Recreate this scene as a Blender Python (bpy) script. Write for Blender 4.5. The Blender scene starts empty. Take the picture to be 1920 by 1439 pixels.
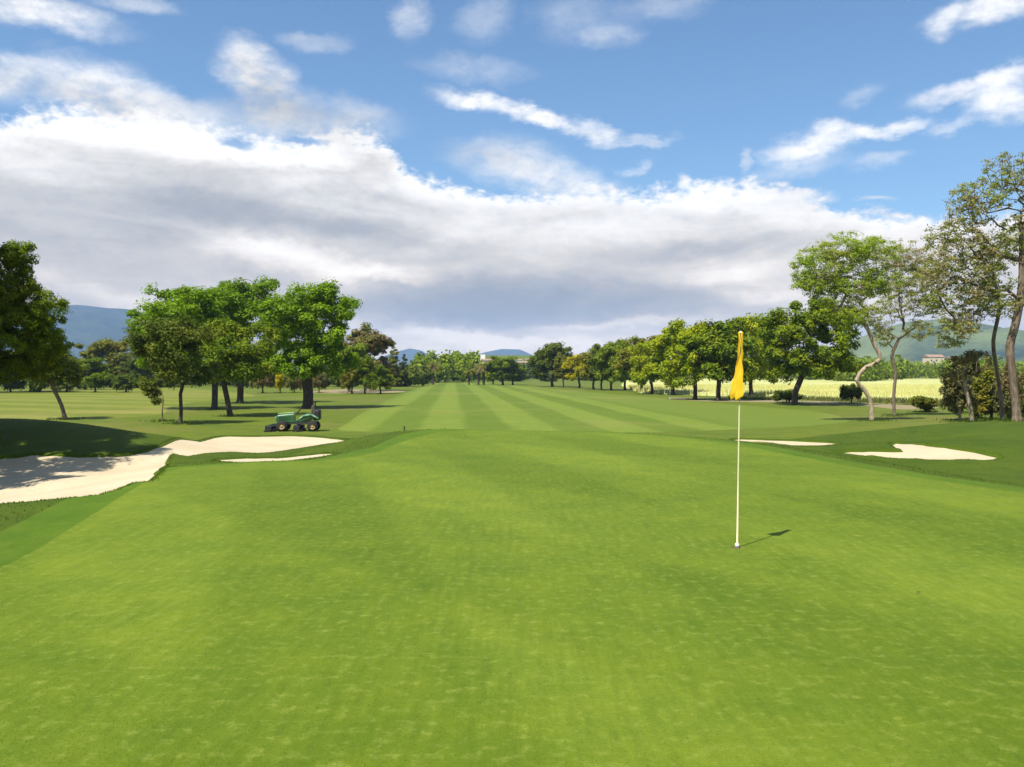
import bpy, math, random
import numpy as np
from mathutils import Vector, Matrix
from mathutils.geometry import delaunay_2d_cdt

S = bpy.context.scene
COL = S.collection
rad = math.radians

# ------------------------------------------------------------------ camera
F = 1650.0                      # focal length in pixels of the 1920 px wide photograph
CZ = 1.69
cam_d = bpy.data.cameras.new('camera')
cam = bpy.data.objects.new('camera', cam_d)
COL.objects.link(cam)
cam_d.sensor_width = 36.0
cam_d.lens = F / 1920 * 36
cam_d.clip_start = 0.1
cam_d.clip_end = 30000
cam.location = (0, 0, CZ)
PITCH = math.atan(19.5 / F)
cam.rotation_euler = (rad(90) - PITCH, 0, 0)
S.camera = cam

# ------------------------------------------------------------------ light
SUN_EL = rad(59.5)
SUN_AZ = math.atan2(-0.635, -0.772)          # towards the sun, clockwise from +Y (behind the camera, to the left)
sun_dir = Vector((math.sin(SUN_AZ) * math.cos(SUN_EL), math.cos(SUN_AZ) * math.cos(SUN_EL), math.sin(SUN_EL)))
sl = bpy.data.lights.new('sun', 'SUN')
sl.energy = 5.0
sl.angle = rad(0.55)
sl.color = (1.0, 0.955, 0.87)
so = bpy.data.objects.new('sun', sl)
so.rotation_euler = sun_dir.to_track_quat('Z', 'Y').to_euler()
COL.objects.link(so)

S.view_settings.view_transform = 'Standard'
S.view_settings.look = 'None'
S.view_settings.gamma = 1
S.view_settings.exposure = 0.80
S.view_settings.use_curve_mapping = False
S.cycles.max_bounces = 8
S.cycles.transparent_max_bounces = 8
S.cycles.volume_bounces = 0
S.cycles.use_denoising = True
S.cycles.sample_clamp_indirect = 4

# ------------------------------------------------------------------ node helpers
class X:
    """a socket with arithmetic"""
    nt = None
    def __init__(s, v): s.v = v
    @staticmethod
    def m(op, *a, clamp=False):
        n = X.nt.nodes.new('ShaderNodeMath'); n.operation = op; n.use_clamp = clamp
        for i, q in enumerate(a):
            q = q.v if isinstance(q, X) else q
            if isinstance(q, (int, float)): n.inputs[i].default_value = q
            else: X.nt.links.new(q, n.inputs[i])
        return X(n.outputs[0])
    def __add__(s, o): return X.m('ADD', s, o)
    __radd__ = __add__
    def __sub__(s, o): return X.m('SUBTRACT', s, o)
    def __rsub__(s, o): return X.m('SUBTRACT', o, s)
    def __mul__(s, o): return X.m('MULTIPLY', s, o)
    __rmul__ = __mul__
    def __truediv__(s, o): return X.m('DIVIDE', s, o)

def setin(node, name, v):
    s = node.inputs[name]
    if isinstance(v, X): v = v.v
    if hasattr(v, 'is_output'): X.nt.links.new(v, s)
    else: s.default_value = v

def smooth(v, a, b, lo=0.0, hi=1.0):
    n = X.nt.nodes.new('ShaderNodeMapRange'); n.interpolation_type = 'SMOOTHSTEP'
    X.nt.links.new(v.v, n.inputs[0])
    for i, q in zip((1, 2, 3, 4), (a, b, lo, hi)): n.inputs[i].default_value = q
    return X(n.outputs[0])

def linear(v, a, b, lo=0.0, hi=1.0):
    n = X.nt.nodes.new('ShaderNodeMapRange')
    X.nt.links.new(v.v, n.inputs[0])
    for i, q in zip((1, 2, 3, 4), (a, b, lo, hi)): n.inputs[i].default_value = q
    return X(n.outputs[0])

def noise(vec, scale, detail=4, rough=0.55, dist=0.0, color=False):
    n = X.nt.nodes.new('ShaderNodeTexNoise')
    X.nt.links.new(vec, n.inputs['Vector'])
    n.inputs['Scale'].default_value = scale; n.inputs['Detail'].default_value = detail
    n.inputs['Roughness'].default_value = rough; n.inputs['Distortion'].default_value = dist
    return n.outputs['Color'] if color else X(n.outputs[0])

def mixc(f, a, b, mode='MIX'):
    n = X.nt.nodes.new('ShaderNodeMix'); n.data_type = 'RGBA'; n.blend_type = mode; n.clamp_factor = True
    for s, v in ((n.inputs[0], f), (n.inputs[6], a), (n.inputs[7], b)):
        if isinstance(v, X): v = v.v
        if hasattr(v, 'is_output'): X.nt.links.new(v, s)
        elif isinstance(v, (int, float)): s.default_value = v
        else: s.default_value = (*v, 1)
    return n.outputs[2]

def vmap(vec, loc=(0, 0, 0), rot=0.0, scale=(1, 1, 1), kind='TEXTURE'):
    n = X.nt.nodes.new('ShaderNodeMapping'); n.vector_type = kind
    X.nt.links.new(vec, n.inputs[0])
    n.inputs[1].default_value = loc; n.inputs[2].default_value = (0, 0, rot); n.inputs[3].default_value = scale
    return n.outputs[0]

def vlen(vec):
    n = X.nt.nodes.new('ShaderNodeVectorMath'); n.operation = 'LENGTH'
    X.nt.links.new(vec, n.inputs[0]); return X(n.outputs['Value'])

def sepxyz(vec):
    n = X.nt.nodes.new('ShaderNodeSeparateXYZ'); X.nt.links.new(vec, n.inputs[0])
    return [X(o) for o in n.outputs]

def comb(x, y, z=0.0):
    n = X.nt.nodes.new('ShaderNodeCombineXYZ')
    for i, v in enumerate((x, y, z)):
        if isinstance(v, X): X.nt.links.new(v.v, n.inputs[i])
        else: n.inputs[i].default_value = v
    return n.outputs[0]

def curve(v, pts):
    n = X.nt.nodes.new('ShaderNodeFloatCurve')
    X.nt.links.new(v.v, n.inputs['Value'])
    c = n.mapping.curves[0]
    c.points[0].location = pts[0]; c.points[1].location = pts[-1]
    for p in pts[1:-1]: c.points.new(*p)
    n.mapping.update()
    return X(n.outputs[0])

# ------------------------------------------------------------------ world: sky and clouds
W = bpy.data.worlds.new('World'); S.world = W
W.use_nodes = True
nt = W.node_tree; nt.nodes.clear(); X.nt = nt
W.cycles.sampling_method = 'MANUAL'; W.cycles.sample_map_resolution = 512
sky = nt.nodes.new('ShaderNodeTexSky'); sky.sky_type = 'NISHITA'; sky.sun_disc = False
sky.sun_elevation = SUN_EL; sky.sun_rotation = SUN_AZ
sky.altitude = 0; sky.air_density = 1.0; sky.dust_density = 0.6; sky.ozone_density = 2.2
tc = nt.nodes.new('ShaderNodeTexCoord')
D = tc.outputs['Generated']
dx, dy, dz = sepxyz(D)
az0 = X.m('ARCTAN2', dx, dy)
el0 = X.m('ARCSINE', dz)
# domain warp: billows at two scales, flattened like real cloud decks
wv = vmap(D, scale=(1, 1, 1.8), kind='POINT')
w1 = noise(wv, 5.0, 3, 0.55, color=True); w1x, w1y, w1z = sepxyz(w1)
w2 = noise(wv, 24.0, 6, 0.62, color=True); w2x, w2y, w2z = sepxyz(w2)
az = az0 + (w1x - 0.5) * 0.045 + (w2x - 0.5) * 0.050
el = el0 + (w1y - 0.5) * 0.022 + (w2y - 0.5) * 0.034
P = comb(az, el)

def pae(px, py):
    a = math.atan((px - 960) / F)
    return a, math.atan((700 - py) / F * math.cos(a))

def blob(px, py, rx, ry, deg=0, inner=0.35, outer=1.15):
    """soft ellipse on the sky; centre and radii in photo pixels"""
    a, e = pae(px, py)
    kx = math.cos(a) ** 2 / F; ky = math.cos(a) / F
    v = vmap(P, (a, e, 0), rad(deg), (rx * kx, ry * ky, 1))
    return smooth(vlen(v), inner * 0.7, outer * 1.08, 1.0, 0.0)

fine = noise(wv, 60.0, 5, 0.6)
streak = noise(vmap(D, scale=(1, 1, 4.2), kind='POINT'), 5.0, 7, 0.60, 0.5)
big = noise(vmap(D, scale=(1, 1, 3.0), kind='POINT'), 2.6, 4, 0.5)

# top edge of the cloud bank as a curve of azimuth (photo points where the camera looks, an even band elsewhere)
edge_px = [(-100, 235), (0, 228), (120, 205), (300, 215), (420, 245), (540, 262), (640, 240), (705, 262), (735, 285), (690, 318),
           (640, 338), (720, 352), (790, 338), (850, 352), (930, 366), (1010, 368), (1100, 350), (1180, 362), (1250, 352),
           (1320, 345), (1400, 342), (1480, 352), (1530, 385), (1620, 402), (1720, 412), (1850, 405), (2000, 392)]
pts = []
last = -9
for p in edge_px:
    a, e = pae(*p)
    if a > last + 0.004: pts.append((a, e)); last = a
wide = [(-math.pi, 0.20), (-2.4, 0.24), (-1.8, 0.18), (-1.2, 0.22), (-0.8, 0.27)] + pts + [(0.85, 0.20), (1.3, 0.24), (1.9, 0.17), (2.5, 0.23), (math.pi, 0.20)]
cpts = [((a + math.pi) / (2 * math.pi), e / 0.5) for a, e in wide]
top = curve((az + math.pi) * (1 / (2 * math.pi)), cpts) * 0.5
depth = top - el                                             # how far below the top edge of the bank
bank = smooth(depth + (fine - 0.5) * 0.045, -0.007, 0.012)
# bright crest of the bank (thick left, thinner right)
def over(a, b): return 1.0 - (1.0 - a) * (1.0 - b)

puffs = X.m('MULTIPLY', fine, 0.0)
for b in [  # px, py, rx, ry, deg, opacity
    (190, 172, 150, 58, -6, 0.9), (10, 145, 90, 42, 0, 0.75), (330, 215, 120, 40, -12, 0.7),
    (470, 132, 78, 48, -18, 0.85), (500, 190, 60, 50, 0, 0.72), (560, 228, 190, 52, 0, 0.62), (670, 215, 60, 30, 0, 0.3),
    (75, 28, 175, 34, -3, 0.85), (240, 8, 100, 18, 0, 0.4), (590, 82, 75, 18, 0, 0.35), (780, 36, 44, 40, 30, 0.38),
    (905, 198, 108, 22, -8, 1.0), (1010, 222, 95, 17, -17, 0.92), (1125, 252, 50, 22, -18, 0.9), (1210, 268, 70, 10, 5, 0.4),
    (960, 305, 130, 42, -6, 0.62), (1040, 335, 130, 40, -12, 0.75), (890, 135, 120, 26, -4, 0.24),
    (1530, 272, 100, 32, 10, 1.0), (1640, 250, 100, 16, 8, 0.9), (1560, 240, 42, 20, 0, 0.6), (1500, 318, 90, 18, 6, 0.35),
    (1640, 305, 60, 16, 10, 0.4), (1780, 232, 65, 13, 12, 0.4), (1410, 297, 14, 26, 10, 0.4),
    (1800, 172, 100, 22, 10, 0.75), (1880, 190, 75, 36, -12, 0.95), (1870, 150, 80, 20, 12, 0.8), (1620, 180, 50, 18, 15, 0.28),
    (1860, 20, 140, 30, 4, 0.85), (1760, 50, 40, 24, 30, 0.5), (1150, 70, 60, 26, 10, 0.3), (1090, 35, 90, 50, 0, 0.24), (1250, 8, 90, 30, 0, 0.25),
    (1635, 374, 36, 7, 0, 0.5), (1515, 374, 60, 11, 0, 0.75), (1285, 340, 18, 14, 0, 0.9), (1190, 315, 30, 12, 20, 0.4), (920, 40, 60, 40, 30, 0.25)]:
    *g, op = b
    puffs = over(puffs, blob(*g) * op)
ero = noise(wv, 34.0, 5, 0.62)
alpha = over(bank, puffs * linear(ero, 0.34, 0.56, 0.52, 1.0))
# the same kind of loose cumulus over the rest of the sky
behind = smooth(X.m('ABSOLUTE', az0), 0.62, 0.80)
scat = smooth(big + (w2x - 0.5) * 0.25, 0.53, 0.66) * over(behind, smooth(el0, 0.46, 0.60)) * 0.9
alpha = over(alpha, scat)
# blue holes in the bank
for g in [(440, 268, 40, 15, -12), (575, 262, 52, 8, 2)]:
    alpha = alpha * (1.0 - blob(*g) * 0.85)
alpha = X.m('MULTIPLY', alpha, linear(fine, 0.25, 0.6, 0.90, 1.03), clamp=True)

# brightness inside the clouds
v = 0.66 + (streak - 0.5) * 0.85 + (fine - 0.5) * 0.16
v = v + smooth(depth, 0.0, 0.04, 0.27, 0.0) - smooth(depth, 0.04, 0.10, 0.0, 0.05)
for px, py, rx, ry, dg, w in [
    (230, 250, 300, 30, -4, 0.30), (520, 292, 240, 28, 3, 0.40), (80, 240, 160, 30, 0, 0.15),   # bright crest, left
    (1340, 372, 150, 30, -2, 0.25), (1450, 400, 100, 26, -20, 0.15),
    (600, 500, 230, 26, -8, 0.36), (520, 465, 130, 20, -8, 0.25), (760, 525, 130, 18, -10, 0.12), (120, 330, 200, 36, -10, 0.16),
    (1080, 430, 260, 30, 2, 0.14), (1380, 505, 130, 26, 8, 0.26), (1420, 550, 70, 14, 0, 0.22), (620, 350, 200, 18, -4, 0.12),
    (850, 632, 260, 12, -3, 0.26), (1130, 606, 200, 9, 3, 0.24), (960, 645, 420, 20, 0, 0.30), (230, 560, 200, 26, -14, 0.22), (1620, 560, 200, 60, 0, 0.2),
    (1530, 275, 130, 40, 10, 0.2), (930, 200, 200, 34, -10, 0.3),
    (430, 400, 260, 34, -6, -0.20), (700, 440, 220, 26, -6, -0.20), (130, 480, 220, 46, -10, -0.18), (330, 470, 160, 34, -12, -0.12),
    (990, 562, 340, 50, 1, -0.66), (800, 590, 240, 26, -4, -0.30), (1180, 480, 160, 24, 10, -0.12), (1330, 460, 140, 18, 8, -0.16), (1230, 560, 160, 30, 4, -0.16),
    (560, 215, 200, 50, 0, -0.25), (960, 310, 170, 50, -8, -0.22), (200, 185, 190, 36, -6, -0.22), (480, 160, 90, 60, 0, -0.22), (250, 380, 300, 40, -6, -0.12)]:
    v = v + blob(px, py, rx, ry, dg, 0.0, 1.25) * w
# away from the camera's part of the sky the deck has the same mean tone
v = X.m('ADD', v, smooth(el0, 0.040, 0.005, 0.0, 0.25), clamp=True)
warmth = smooth(el0, 0.03, 0.2)
ramp = nt.nodes.new('ShaderNodeValToRGB'); nt.links.new(v.v, ramp.inputs[0])
cr = ramp.color_ramp; cr.interpolation = 'LINEAR'
cr.elements[0].position = 0.0; cr.elements[0].color = (0.235, 0.255, 0.285, 1)
cr.elements[1].position = 1.0; cr.elements[1].color = (0.92, 0.90, 0.87, 1)
for p, c in ((0.35, (0.365, 0.365, 0.37)), (0.6, (0.555, 0.535, 0.505)), (0.82, (0.78, 0.75, 0.71))):
    e_ = cr.elements.new(p); e_.color = (*c, 1)
bg_s = nt.nodes.new('ShaderNodeBackground'); bg_s.inputs[1].default_value = 0.081
skyc = mixc(1.0, sky.outputs[0], (0.80, 1.0, 1.10), 'MULTIPLY')
nt.links.new(skyc, bg_s.inputs[0])
bg_c = nt.nodes.new('ShaderNodeBackground'); nt.links.new(mixc(smooth(el0, 0.20, 0.0), ramp.outputs[0], mixc(1.0, ramp.outputs[0], (1.34, 1.13, 0.84), 'MULTIPLY')), bg_c.inputs[0]); bg_c.inputs[1].default_value = 0.76
mx = nt.nodes.new('ShaderNodeMixShader'); nt.links.new(alpha.v, mx.inputs[0])
nt.links.new(bg_s.outputs[0], mx.inputs[1]); nt.links.new(bg_c.outputs[0], mx.inputs[2])
wo = nt.nodes.new('ShaderNodeOutputWorld'); nt.links.new(mx.outputs[0], wo.inputs[0])

# ------------------------------------------------------------------ object helpers
def tag(o, label=None, cat=None, group=None, kind=None):
    if label: o['label'] = label
    if cat: o['category'] = cat
    if group: o['group'] = group
    if kind: o['kind'] = kind
    return o

def link(name, me, mat=None, parent=None):
    o = bpy.data.objects.new(name, me); COL.objects.link(o)
    if mat is not None and me is not None and len(me.materials) == 0: me.materials.append(mat)
    if parent is not None: o.parent = parent
    return o

def empty(name, loc=(0, 0, 0), rz=0.0):
    o = bpy.data.objects.new(name, None); COL.objects.link(o)
    o.location = loc; o.rotation_euler = (0, 0, rz); o.empty_display_size = 0.2
    return o

def np_mesh(name, V, Fc, smooth_=False):
    """V (n,3), Fc (m,k) all faces with k corners"""
    V = np.asarray(V, dtype=np.float32); Fc = np.asarray(Fc, dtype=np.int32)
    me = bpy.data.meshes.new(name)
    me.vertices.add(len(V)); me.vertices.foreach_set('co', V.ravel())
    m, k = Fc.shape
    me.loops.add(m * k); me.loops.foreach_set('vertex_index', Fc.ravel())
    me.polygons.add(m)
    me.polygons.foreach_set('loop_start', np.arange(0, m * k, k, dtype=np.int32))
    me.polygons.foreach_set('loop_total', np.full(m, k, dtype=np.int32))
    if smooth_: me.polygons.foreach_set('use_smooth', np.ones(m, dtype=bool))
    me.update(calc_edges=True)
    return me

class MB:
    """collects boxes, tubes, lathes into one mesh"""
    def __init__(s): s.v = []; s.f = []
    def add(s, V, Fs):
        o = len(s.v); s.v += [tuple(p) for p in V]; s.f += [tuple(i + o for i in f) for f in Fs]; return s
    def box(s, c, d, rot=None, taper=1.0):
        V = []
        for z in (-.5, .5):
            k = taper if z > 0 else 1.0
            for x, y in ((-.5, -.5), (.5, -.5), (.5, .5), (-.5, .5)):
                p = Vector((x * d[0] * k, y * d[1] * k, z * d[2]))
                if rot is not None: p = rot @ p
                V.append(p + Vector(c))
        return s.add(V, [(0, 3, 2, 1), (4, 5, 6, 7), (0, 1, 5, 4), (1, 2, 6, 5), (2, 3, 7, 6), (3, 0, 4, 7)])
    def tube(s, pts, r, n=8, caps=True):
        pts = [Vector(p) for p in pts]; V = []; Fs = []
        rs = r if isinstance(r, (list, tuple)) else [r] * len(pts)
        up = Vector((0, 0, 1))
        for i, p in enumerate(pts):
            t = (pts[min(i + 1, len(pts) - 1)] - pts[max(i - 1, 0)]).normalized()
            a = t.cross(up if abs(t.z) < .95 else Vector((1, 0, 0))).normalized(); b = t.cross(a)
            for k in range(n):
                q = 2 * math.pi * k / n
                V.append(p + (a * math.cos(q) + b * math.sin(q)) * rs[i])
        for i in range(len(pts) - 1):
            for k in range(n):
                Fs.append((i * n + k, i * n + (k + 1) % n, (i + 1) * n + (k + 1) % n, (i + 1) * n + k))
        if caps: Fs += [tuple(range(n)), tuple(range((len(pts) - 1) * n + n - 1, (len(pts) - 1) * n - 1, -1))]
        return s.add(V, Fs)
    def lathe(s, prof, axis_pt, axis='y', n=20):
        """prof: list of (radius, offset along axis)"""
        V = []; Fs = []
        for r, h in prof:
            for k in range(n):
                q = 2 * math.pi * k / n; a, b = r * math.cos(q), r * math.sin(q)
                V.append(Vector(axis_pt) + (Vector((a, h, b)) if axis == 'y' else Vector((a, b, h))))
        for i in range(len(prof) - 1):
            for k in range(n):
                Fs.append((i * n + k, i * n + (k + 1) % n, (i + 1) * n + (k + 1) % n, (i + 1) * n + k))
        return s.add(V, Fs)
    def build(s, name, mat, parent=None, smooth_=False, bevel=0.0):
        me = bpy.data.meshes.new(name); me.from_pydata(s.v, [], s.f)
        if smooth_: me.polygons.foreach_set('use_smooth', [True] * len(me.polygons))
        me.update(); o = link(name, me, mat, parent)
        if bevel:
            b = o.modifiers.new('bevel', 'BEVEL'); b.width = bevel; b.segments = 2; b.limit_method = 'ANGLE'
        return o

def new_mat(name):
    m = bpy.data.materials.new(name); m.use_nodes = True
    t = m.node_tree; t.nodes.clear(); X.nt = t
    out = t.nodes.new('ShaderNodeOutputMaterial')
    return m, t, out

def principled(name, color, rough=0.6, metal=0.0, spec=0.3, coat=0.0, bump=None, var=0.08, vscale=8.0):
    m, t, out = new_mat(name)
    b = t.nodes.new('ShaderNodeBsdfPrincipled')
    tcn = t.nodes.new('ShaderNodeTexCoord')
    n = noise(tcn.outputs['Object'], vscale, 5)
    c = mixc(n, tuple(q * (1 - var * 2) for q in color), tuple(min(1, q * (1 + var * 2)) for q in color))
    t.links.new(c, b.inputs['Base Color'])
    b.inputs['Roughness'].default_value = rough; b.inputs['Metallic'].default_value = metal
    b.inputs['Specular IOR Level'].default_value = spec; b.inputs['Coat Weight'].default_value = coat
    if bump:
        bn = t.nodes.new('ShaderNodeBump'); bn.inputs['Strength'].default_value = bump[1]; bn.inputs['Distance'].default_value = bump[2]
        t.links.new(noise(tcn.outputs['Object'], bump[0], 6).v, bn.inputs['Height']); t.links.new(bn.outputs[0], b.inputs['Normal'])
    t.links.new(b.outputs[0], out.inputs[0])
    return m

# ------------------------------------------------------------------ terrain height
def seg_dist(P_, poly):
    P_ = np.asarray(P_, float); A = np.asarray(poly, float); B = np.roll(A, -1, axis=0)
    best = np.full(len(P_), 1e18)
    for a, b in zip(A, B):
        ab = b - a; L = max((ab @ ab), 1e-12)
        t = np.clip(((P_ - a) @ ab) / L, 0, 1)
        d = P_ - (a + t[:, None] * ab)
        best = np.minimum(best, (d * d).sum(1))
    return np.sqrt(best)

def inside(P_, poly):
    P_ = np.asarray(P_, float); A = np.asarray(poly, float); B = np.roll(A, -1, axis=0)
    c = np.zeros(len(P_), bool); x, y = P_[:, 0], P_[:, 1]
    for a, b in zip(A, B):
        cond = (a[1] > y) != (b[1] > y)
        with np.errstate(divide='ignore', invalid='ignore'):
            xx = (b[0] - a[0]) * (y - a[1]) / (b[1] - a[1] if b[1] != a[1] else 1e-12) + a[0]
        c ^= cond & (x < xx)
    return c

def sstep(t): t = np.clip(t, 0, 1); return t * t * (3 - 2 * t)

def spline(pts, closed=True, step=0.4):
    """Catmull-Rom through the points, resampled"""
    P_ = [np.array(p, float) for p in pts]; n = len(P_); out = []
    rng_ = range(n if closed else n - 1)
    for i in rng_:
        if closed: p0, p1, p2, p3 = P_[i - 1], P_[i], P_[(i + 1) % n], P_[(i + 2) % n]
        else: p0, p1, p2, p3 = P_[max(i - 1, 0)], P_[i], P_[i + 1], P_[min(i + 2, n - 1)]
        k = max(2, int(np.linalg.norm(p2 - p1) / step))
        for j in range(k):
            t = j / k
            out.append(0.5 * ((2 * p1) + (-p0 + p2) * t + (2 * p0 - 5 * p1 + 4 * p2 - p3) * t * t + (-p0 + 3 * p1 - 3 * p2 + p3) * t ** 3))
    if not closed: out.append(P_[-1])
    return [tuple(p) for p in out]

GREEN = spline([(-5.2, -8), (-4.7, 0), (-4.55, 5), (-4.45, 7.6), (-4.95, 10.2), (-5.6, 13.2), (-5.9, 15.4), (-4.9, 16.6), (-3.5, 17.2), (-2.9, 19.0),
                (-2.7, 21.6), (-1.9, 24.2), (0.2, 25.2), (2.6, 24.9), (4.3, 23.4), (5.3, 21.0), (5.8, 18.0), (6.3, 15.2), (7.1, 12.9), (8.4, 10.4),
                (10.5, 6), (11, 0), (10, -8)], step=0.35)
FLOOR = -1.5

def bump2(x, y, cx, cy, sx, sy, amp, rot=0.0):
    c, s = math.cos(rot), math.sin(rot)
    u = (x - cx) * c + (y - cy) * s; v_ = -(x - cx) * s + (y - cy) * c
    return amp * np.exp(-0.5 * ((u / sx) ** 2 + (v_ / sy) ** 2))

def base_height(x, y):
    x = np.atleast_1d(np.asarray(x, float)); y = np.atleast_1d(np.asarray(y, float))
    z = np.full(x.shape, FLOOR)
    near = (np.abs(x) < 60) & (y > -40) & (y < 75)
    if near.any():
        P_ = np.stack([x[near], y[near]], 1)
        d = seg_dist(P_, GREEN); d[inside(P_, GREEN)] = 0
        xn, yn = P_[:, 0], P_[:, 1]
        w = 9.5 - 3.6 * np.exp(-0.5 * (((xn + 7) / 4.5) ** 2 + ((yn - 23) / 4.5) ** 2))
        h = FLOOR * sstep(0.08 + 0.92 * d / w) * (d > 0) - 0.0
        h = FLOOR * (sstep(d / w) * 0.82 + 0.18 * np.clip(d / w, 0, 1))
        h += bump2(xn, yn, -19.8, 34.0, 5.3, 3.2, 1.42, -0.10)            # mound behind the left bunker
        h += bump2(xn, yn, -8.0, 25.6, 3.6, 1.3, 0.62, 0.0)              # tongue of turf between the two left bunkers
        mk_ = sstep((xn + 8.3) / 1.0) * sstep((-3.1 - xn) / 0.9) * sstep((yn - 19.9) / 0.9) * sstep((23.4 - yn) / 1.1) * sstep(d / 0.8)
        h = h * (1 - mk_) + (-0.44 + 0.15 * sstep((xn + 6.0) / 1.8)) * mk_                                  # level berm that carries the small strip bunker
        h += bump2(xn, yn, 27, 42, 8.0, 7.0, 0.85, 0.2)                   # rise at the right
        h += bump2(xn, yn, 14.5, 33.5, 5.5, 1.8, 0.34, 0.0)               # bank behind the right bunkers
        h += 0.04 * np.sin(xn * 0.31 + 1.3) * np.sin(yn * 0.27) * sstep(d / 6)
        z[near] = h
    far = ~near
    z[far] = FLOOR
    z += sstep((y - 330) / 500) * 4.0
    return z

def ray(px, py):
    v_ = Vector(((px - 960) / F, (719.5 - py) / F, -1.0))
    return cam.rotation_euler.to_matrix() @ v_

def hit(px, py, z=None, tmax=1500.0, tmin=3.0):
    """where the view ray through a photo pixel meets the terrain (used once, to survey positions)"""
    d = ray(px, py)
    if z is not None:
        t = (z - CZ) / d.z; return (d.x * t, d.y * t)
    ts = np.concatenate([np.arange(tmin, 80, 0.05), np.arange(80, tmax, 0.5)])
    x, y, zz = d.x * ts, d.y * ts, CZ + d.z * ts
    h = base_height(x, y)
    k = np.argmax(zz <= h)
    if not (zz <= h).any(): k = -1
    return (float(x[k]), float(y[k]))

# ---- ground outlines (surveyed)
rs = random.Random(5)
def outline(px_pts, step=0.3, jit=0.05, tmin=3.0, z=None):
    P_ = spline([hit(*p, z=z, tmin=tmin(p) if callable(tmin) else tmin) for p in px_pts], step=step)
    return [(x + rs.uniform(-jit, jit), y + rs.uniform(-jit, jit) * 2) for x, y in P_]

BUNKERS = [
    outline([(-120, 960), (0, 946), (100, 936), (190, 927), (250, 905), (300, 884), (318, 866), (350, 856), (420, 848), (500, 849), (560, 841), (610, 833), (655, 826),
             (620, 820), (560, 816), (480, 817), (400, 819), (320, 824), (290, 836), (240, 850), (150, 853), (60, 850), (0, 856), (-120, 850)], step=0.35, jit=0.03, tmin=lambda p: 12 if p[0] < 330 else 26.5),
    [(x + rs.uniform(-.03, .03), y + rs.uniform(-.05, .05)) for x, y in spline([(-7.35, 21.5), (-6.8, 21.05), (-6.2, 20.9), (-5.2, 20.85), (-4.4, 20.95), (-4.02, 21.3), (-4.3, 21.9), (-5.1, 22.25), (-5.9, 22.25), (-6.7, 22.1)], step=0.25)],
    outline([(1365, 824), (1400, 828), (1450, 831), (1510, 836), (1550, 835), (1575, 830), (1510, 826), (1440, 823), (1390, 821.5)], step=0.35, jit=0.05, tmin=24),
    outline([(1560, 845), (1580, 850), (1620, 854), (1700, 860), (1800, 863), (1885, 860), (1850, 848), (1790, 838), (1740, 832), (1680, 828), (1668, 835), (1688, 844), (1630, 842)], step=0.3, jit=0.06, tmin=22)]

def offset_in(poly, d):
    A = np.array(poly); n = len(A)
    area = 0.5 * np.sum(A[:, 0] * np.roll(A[:, 1], -1) - np.roll(A[:, 0], -1) * A[:, 1])
    s = 1 if area > 0 else -1
    t = np.roll(A, -1, 0) - np.roll(A, 1, 0); t /= np.linalg.norm(t, axis=1)[:, None] + 1e-9
    nrm = np.stack([-t[:, 1], t[:, 0]], 1) * s
    B = A + nrm * d
    ok = seg_dist(B, poly) > d * 0.72
    return [tuple(p) for p in B[ok]]

SANDS = [offset_in(b, 0.13) for b in BUNKERS]
COLLAR = [tuple(p) for p in GREEN]
FAIR = spline([hit(*p, z=FLOOR) for p in [(640, 807), (800, 812), (1000, 812), (1200, 812), (1420, 807), (1560, 802), (1590, 790), (1540, 774), (1400, 761), (1180, 742), (1020, 728), (905, 716.5),
                                         (838, 716.5), (800, 724), (765, 735), (722, 752), (680, 775), (655, 792)]], step=2.5)
LEFTF = spline([hit(*p, z=FLOOR) for p in [(-350, 800), (0, 792), (200, 785), (300, 778), (330, 760), (420, 748), (470, 740), (330, 727), (200, 727), (60, 738), (-200, 742), (-500, 760)]], step=3.0)
DIRT = spline([hit(*p, z=FLOOR) for p in [(1255, 746), (1350, 748), (1450, 751), (1560, 753), (1660, 758), (1760, 764), (1690, 768), (1600, 759), (1500, 756), (1400, 754), (1300, 752)]], step=1.5)
BARE = spline([hit(*p, z=FLOOR) for p in [(575, 737), (640, 738), (720, 737), (760, 734), (700, 731), (620, 731)]], step=2.0)
APRON = spline([hit(*p, z=FLOOR) for p in [(650, 812.0), (800, 816), (1000, 817), (1200, 816), (1330, 811), (1330, 806), (1200, 812), (1000, 812), (800, 812), (640, 807)]], step=1.5) if False else None
HOLE = hit(1382, 1027, z=0.0)
HX, HY = HOLE
HOLE_POLY = [(HX + 0.054 * math.cos(a), HY + 0.054 * math.sin(a)) for a in np.linspace(0, 2 * math.pi, 16, endpoint=False)]

def height(x, y):
    x = np.atleast_1d(np.asarray(x, float)); y = np.atleast_1d(np.asarray(y, float))
    z = base_height(x, y)
    P_ = np.stack([x, y], 1)
    for i, b in enumerate(BUNKERS):
        A = np.array(b); lo, hi = A.min(0), A.max(0)
        m = (x >= lo[0]) & (x <= hi[0]) & (y >= lo[1]) & (y <= hi[1])
        if not m.any(): continue
        idx = np.where(m)[0]; q = P_[idx]; ins = inside(q, b); idx = idx[ins]; q = q[ins]
        if len(idx) == 0: continue
        d = seg_dist(q, b)
        lip = (0.07, 0.02, 0.07, 0.09)[i]; dish = (0.07, 0.0, 0.05, 0.06)[i]
        z[idx] -= lip * sstep(d / 0.10) + dish * sstep((d - 0.1) / 1.6)
        z[idx] += 0.018 * np.sin(q[:, 0] * 3.1 + np.sin(q[:, 1] * 2.2)) * sstep(d / 0.6)
    return z

def gz(x, y): return float(height([x], [y])[0])

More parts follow.
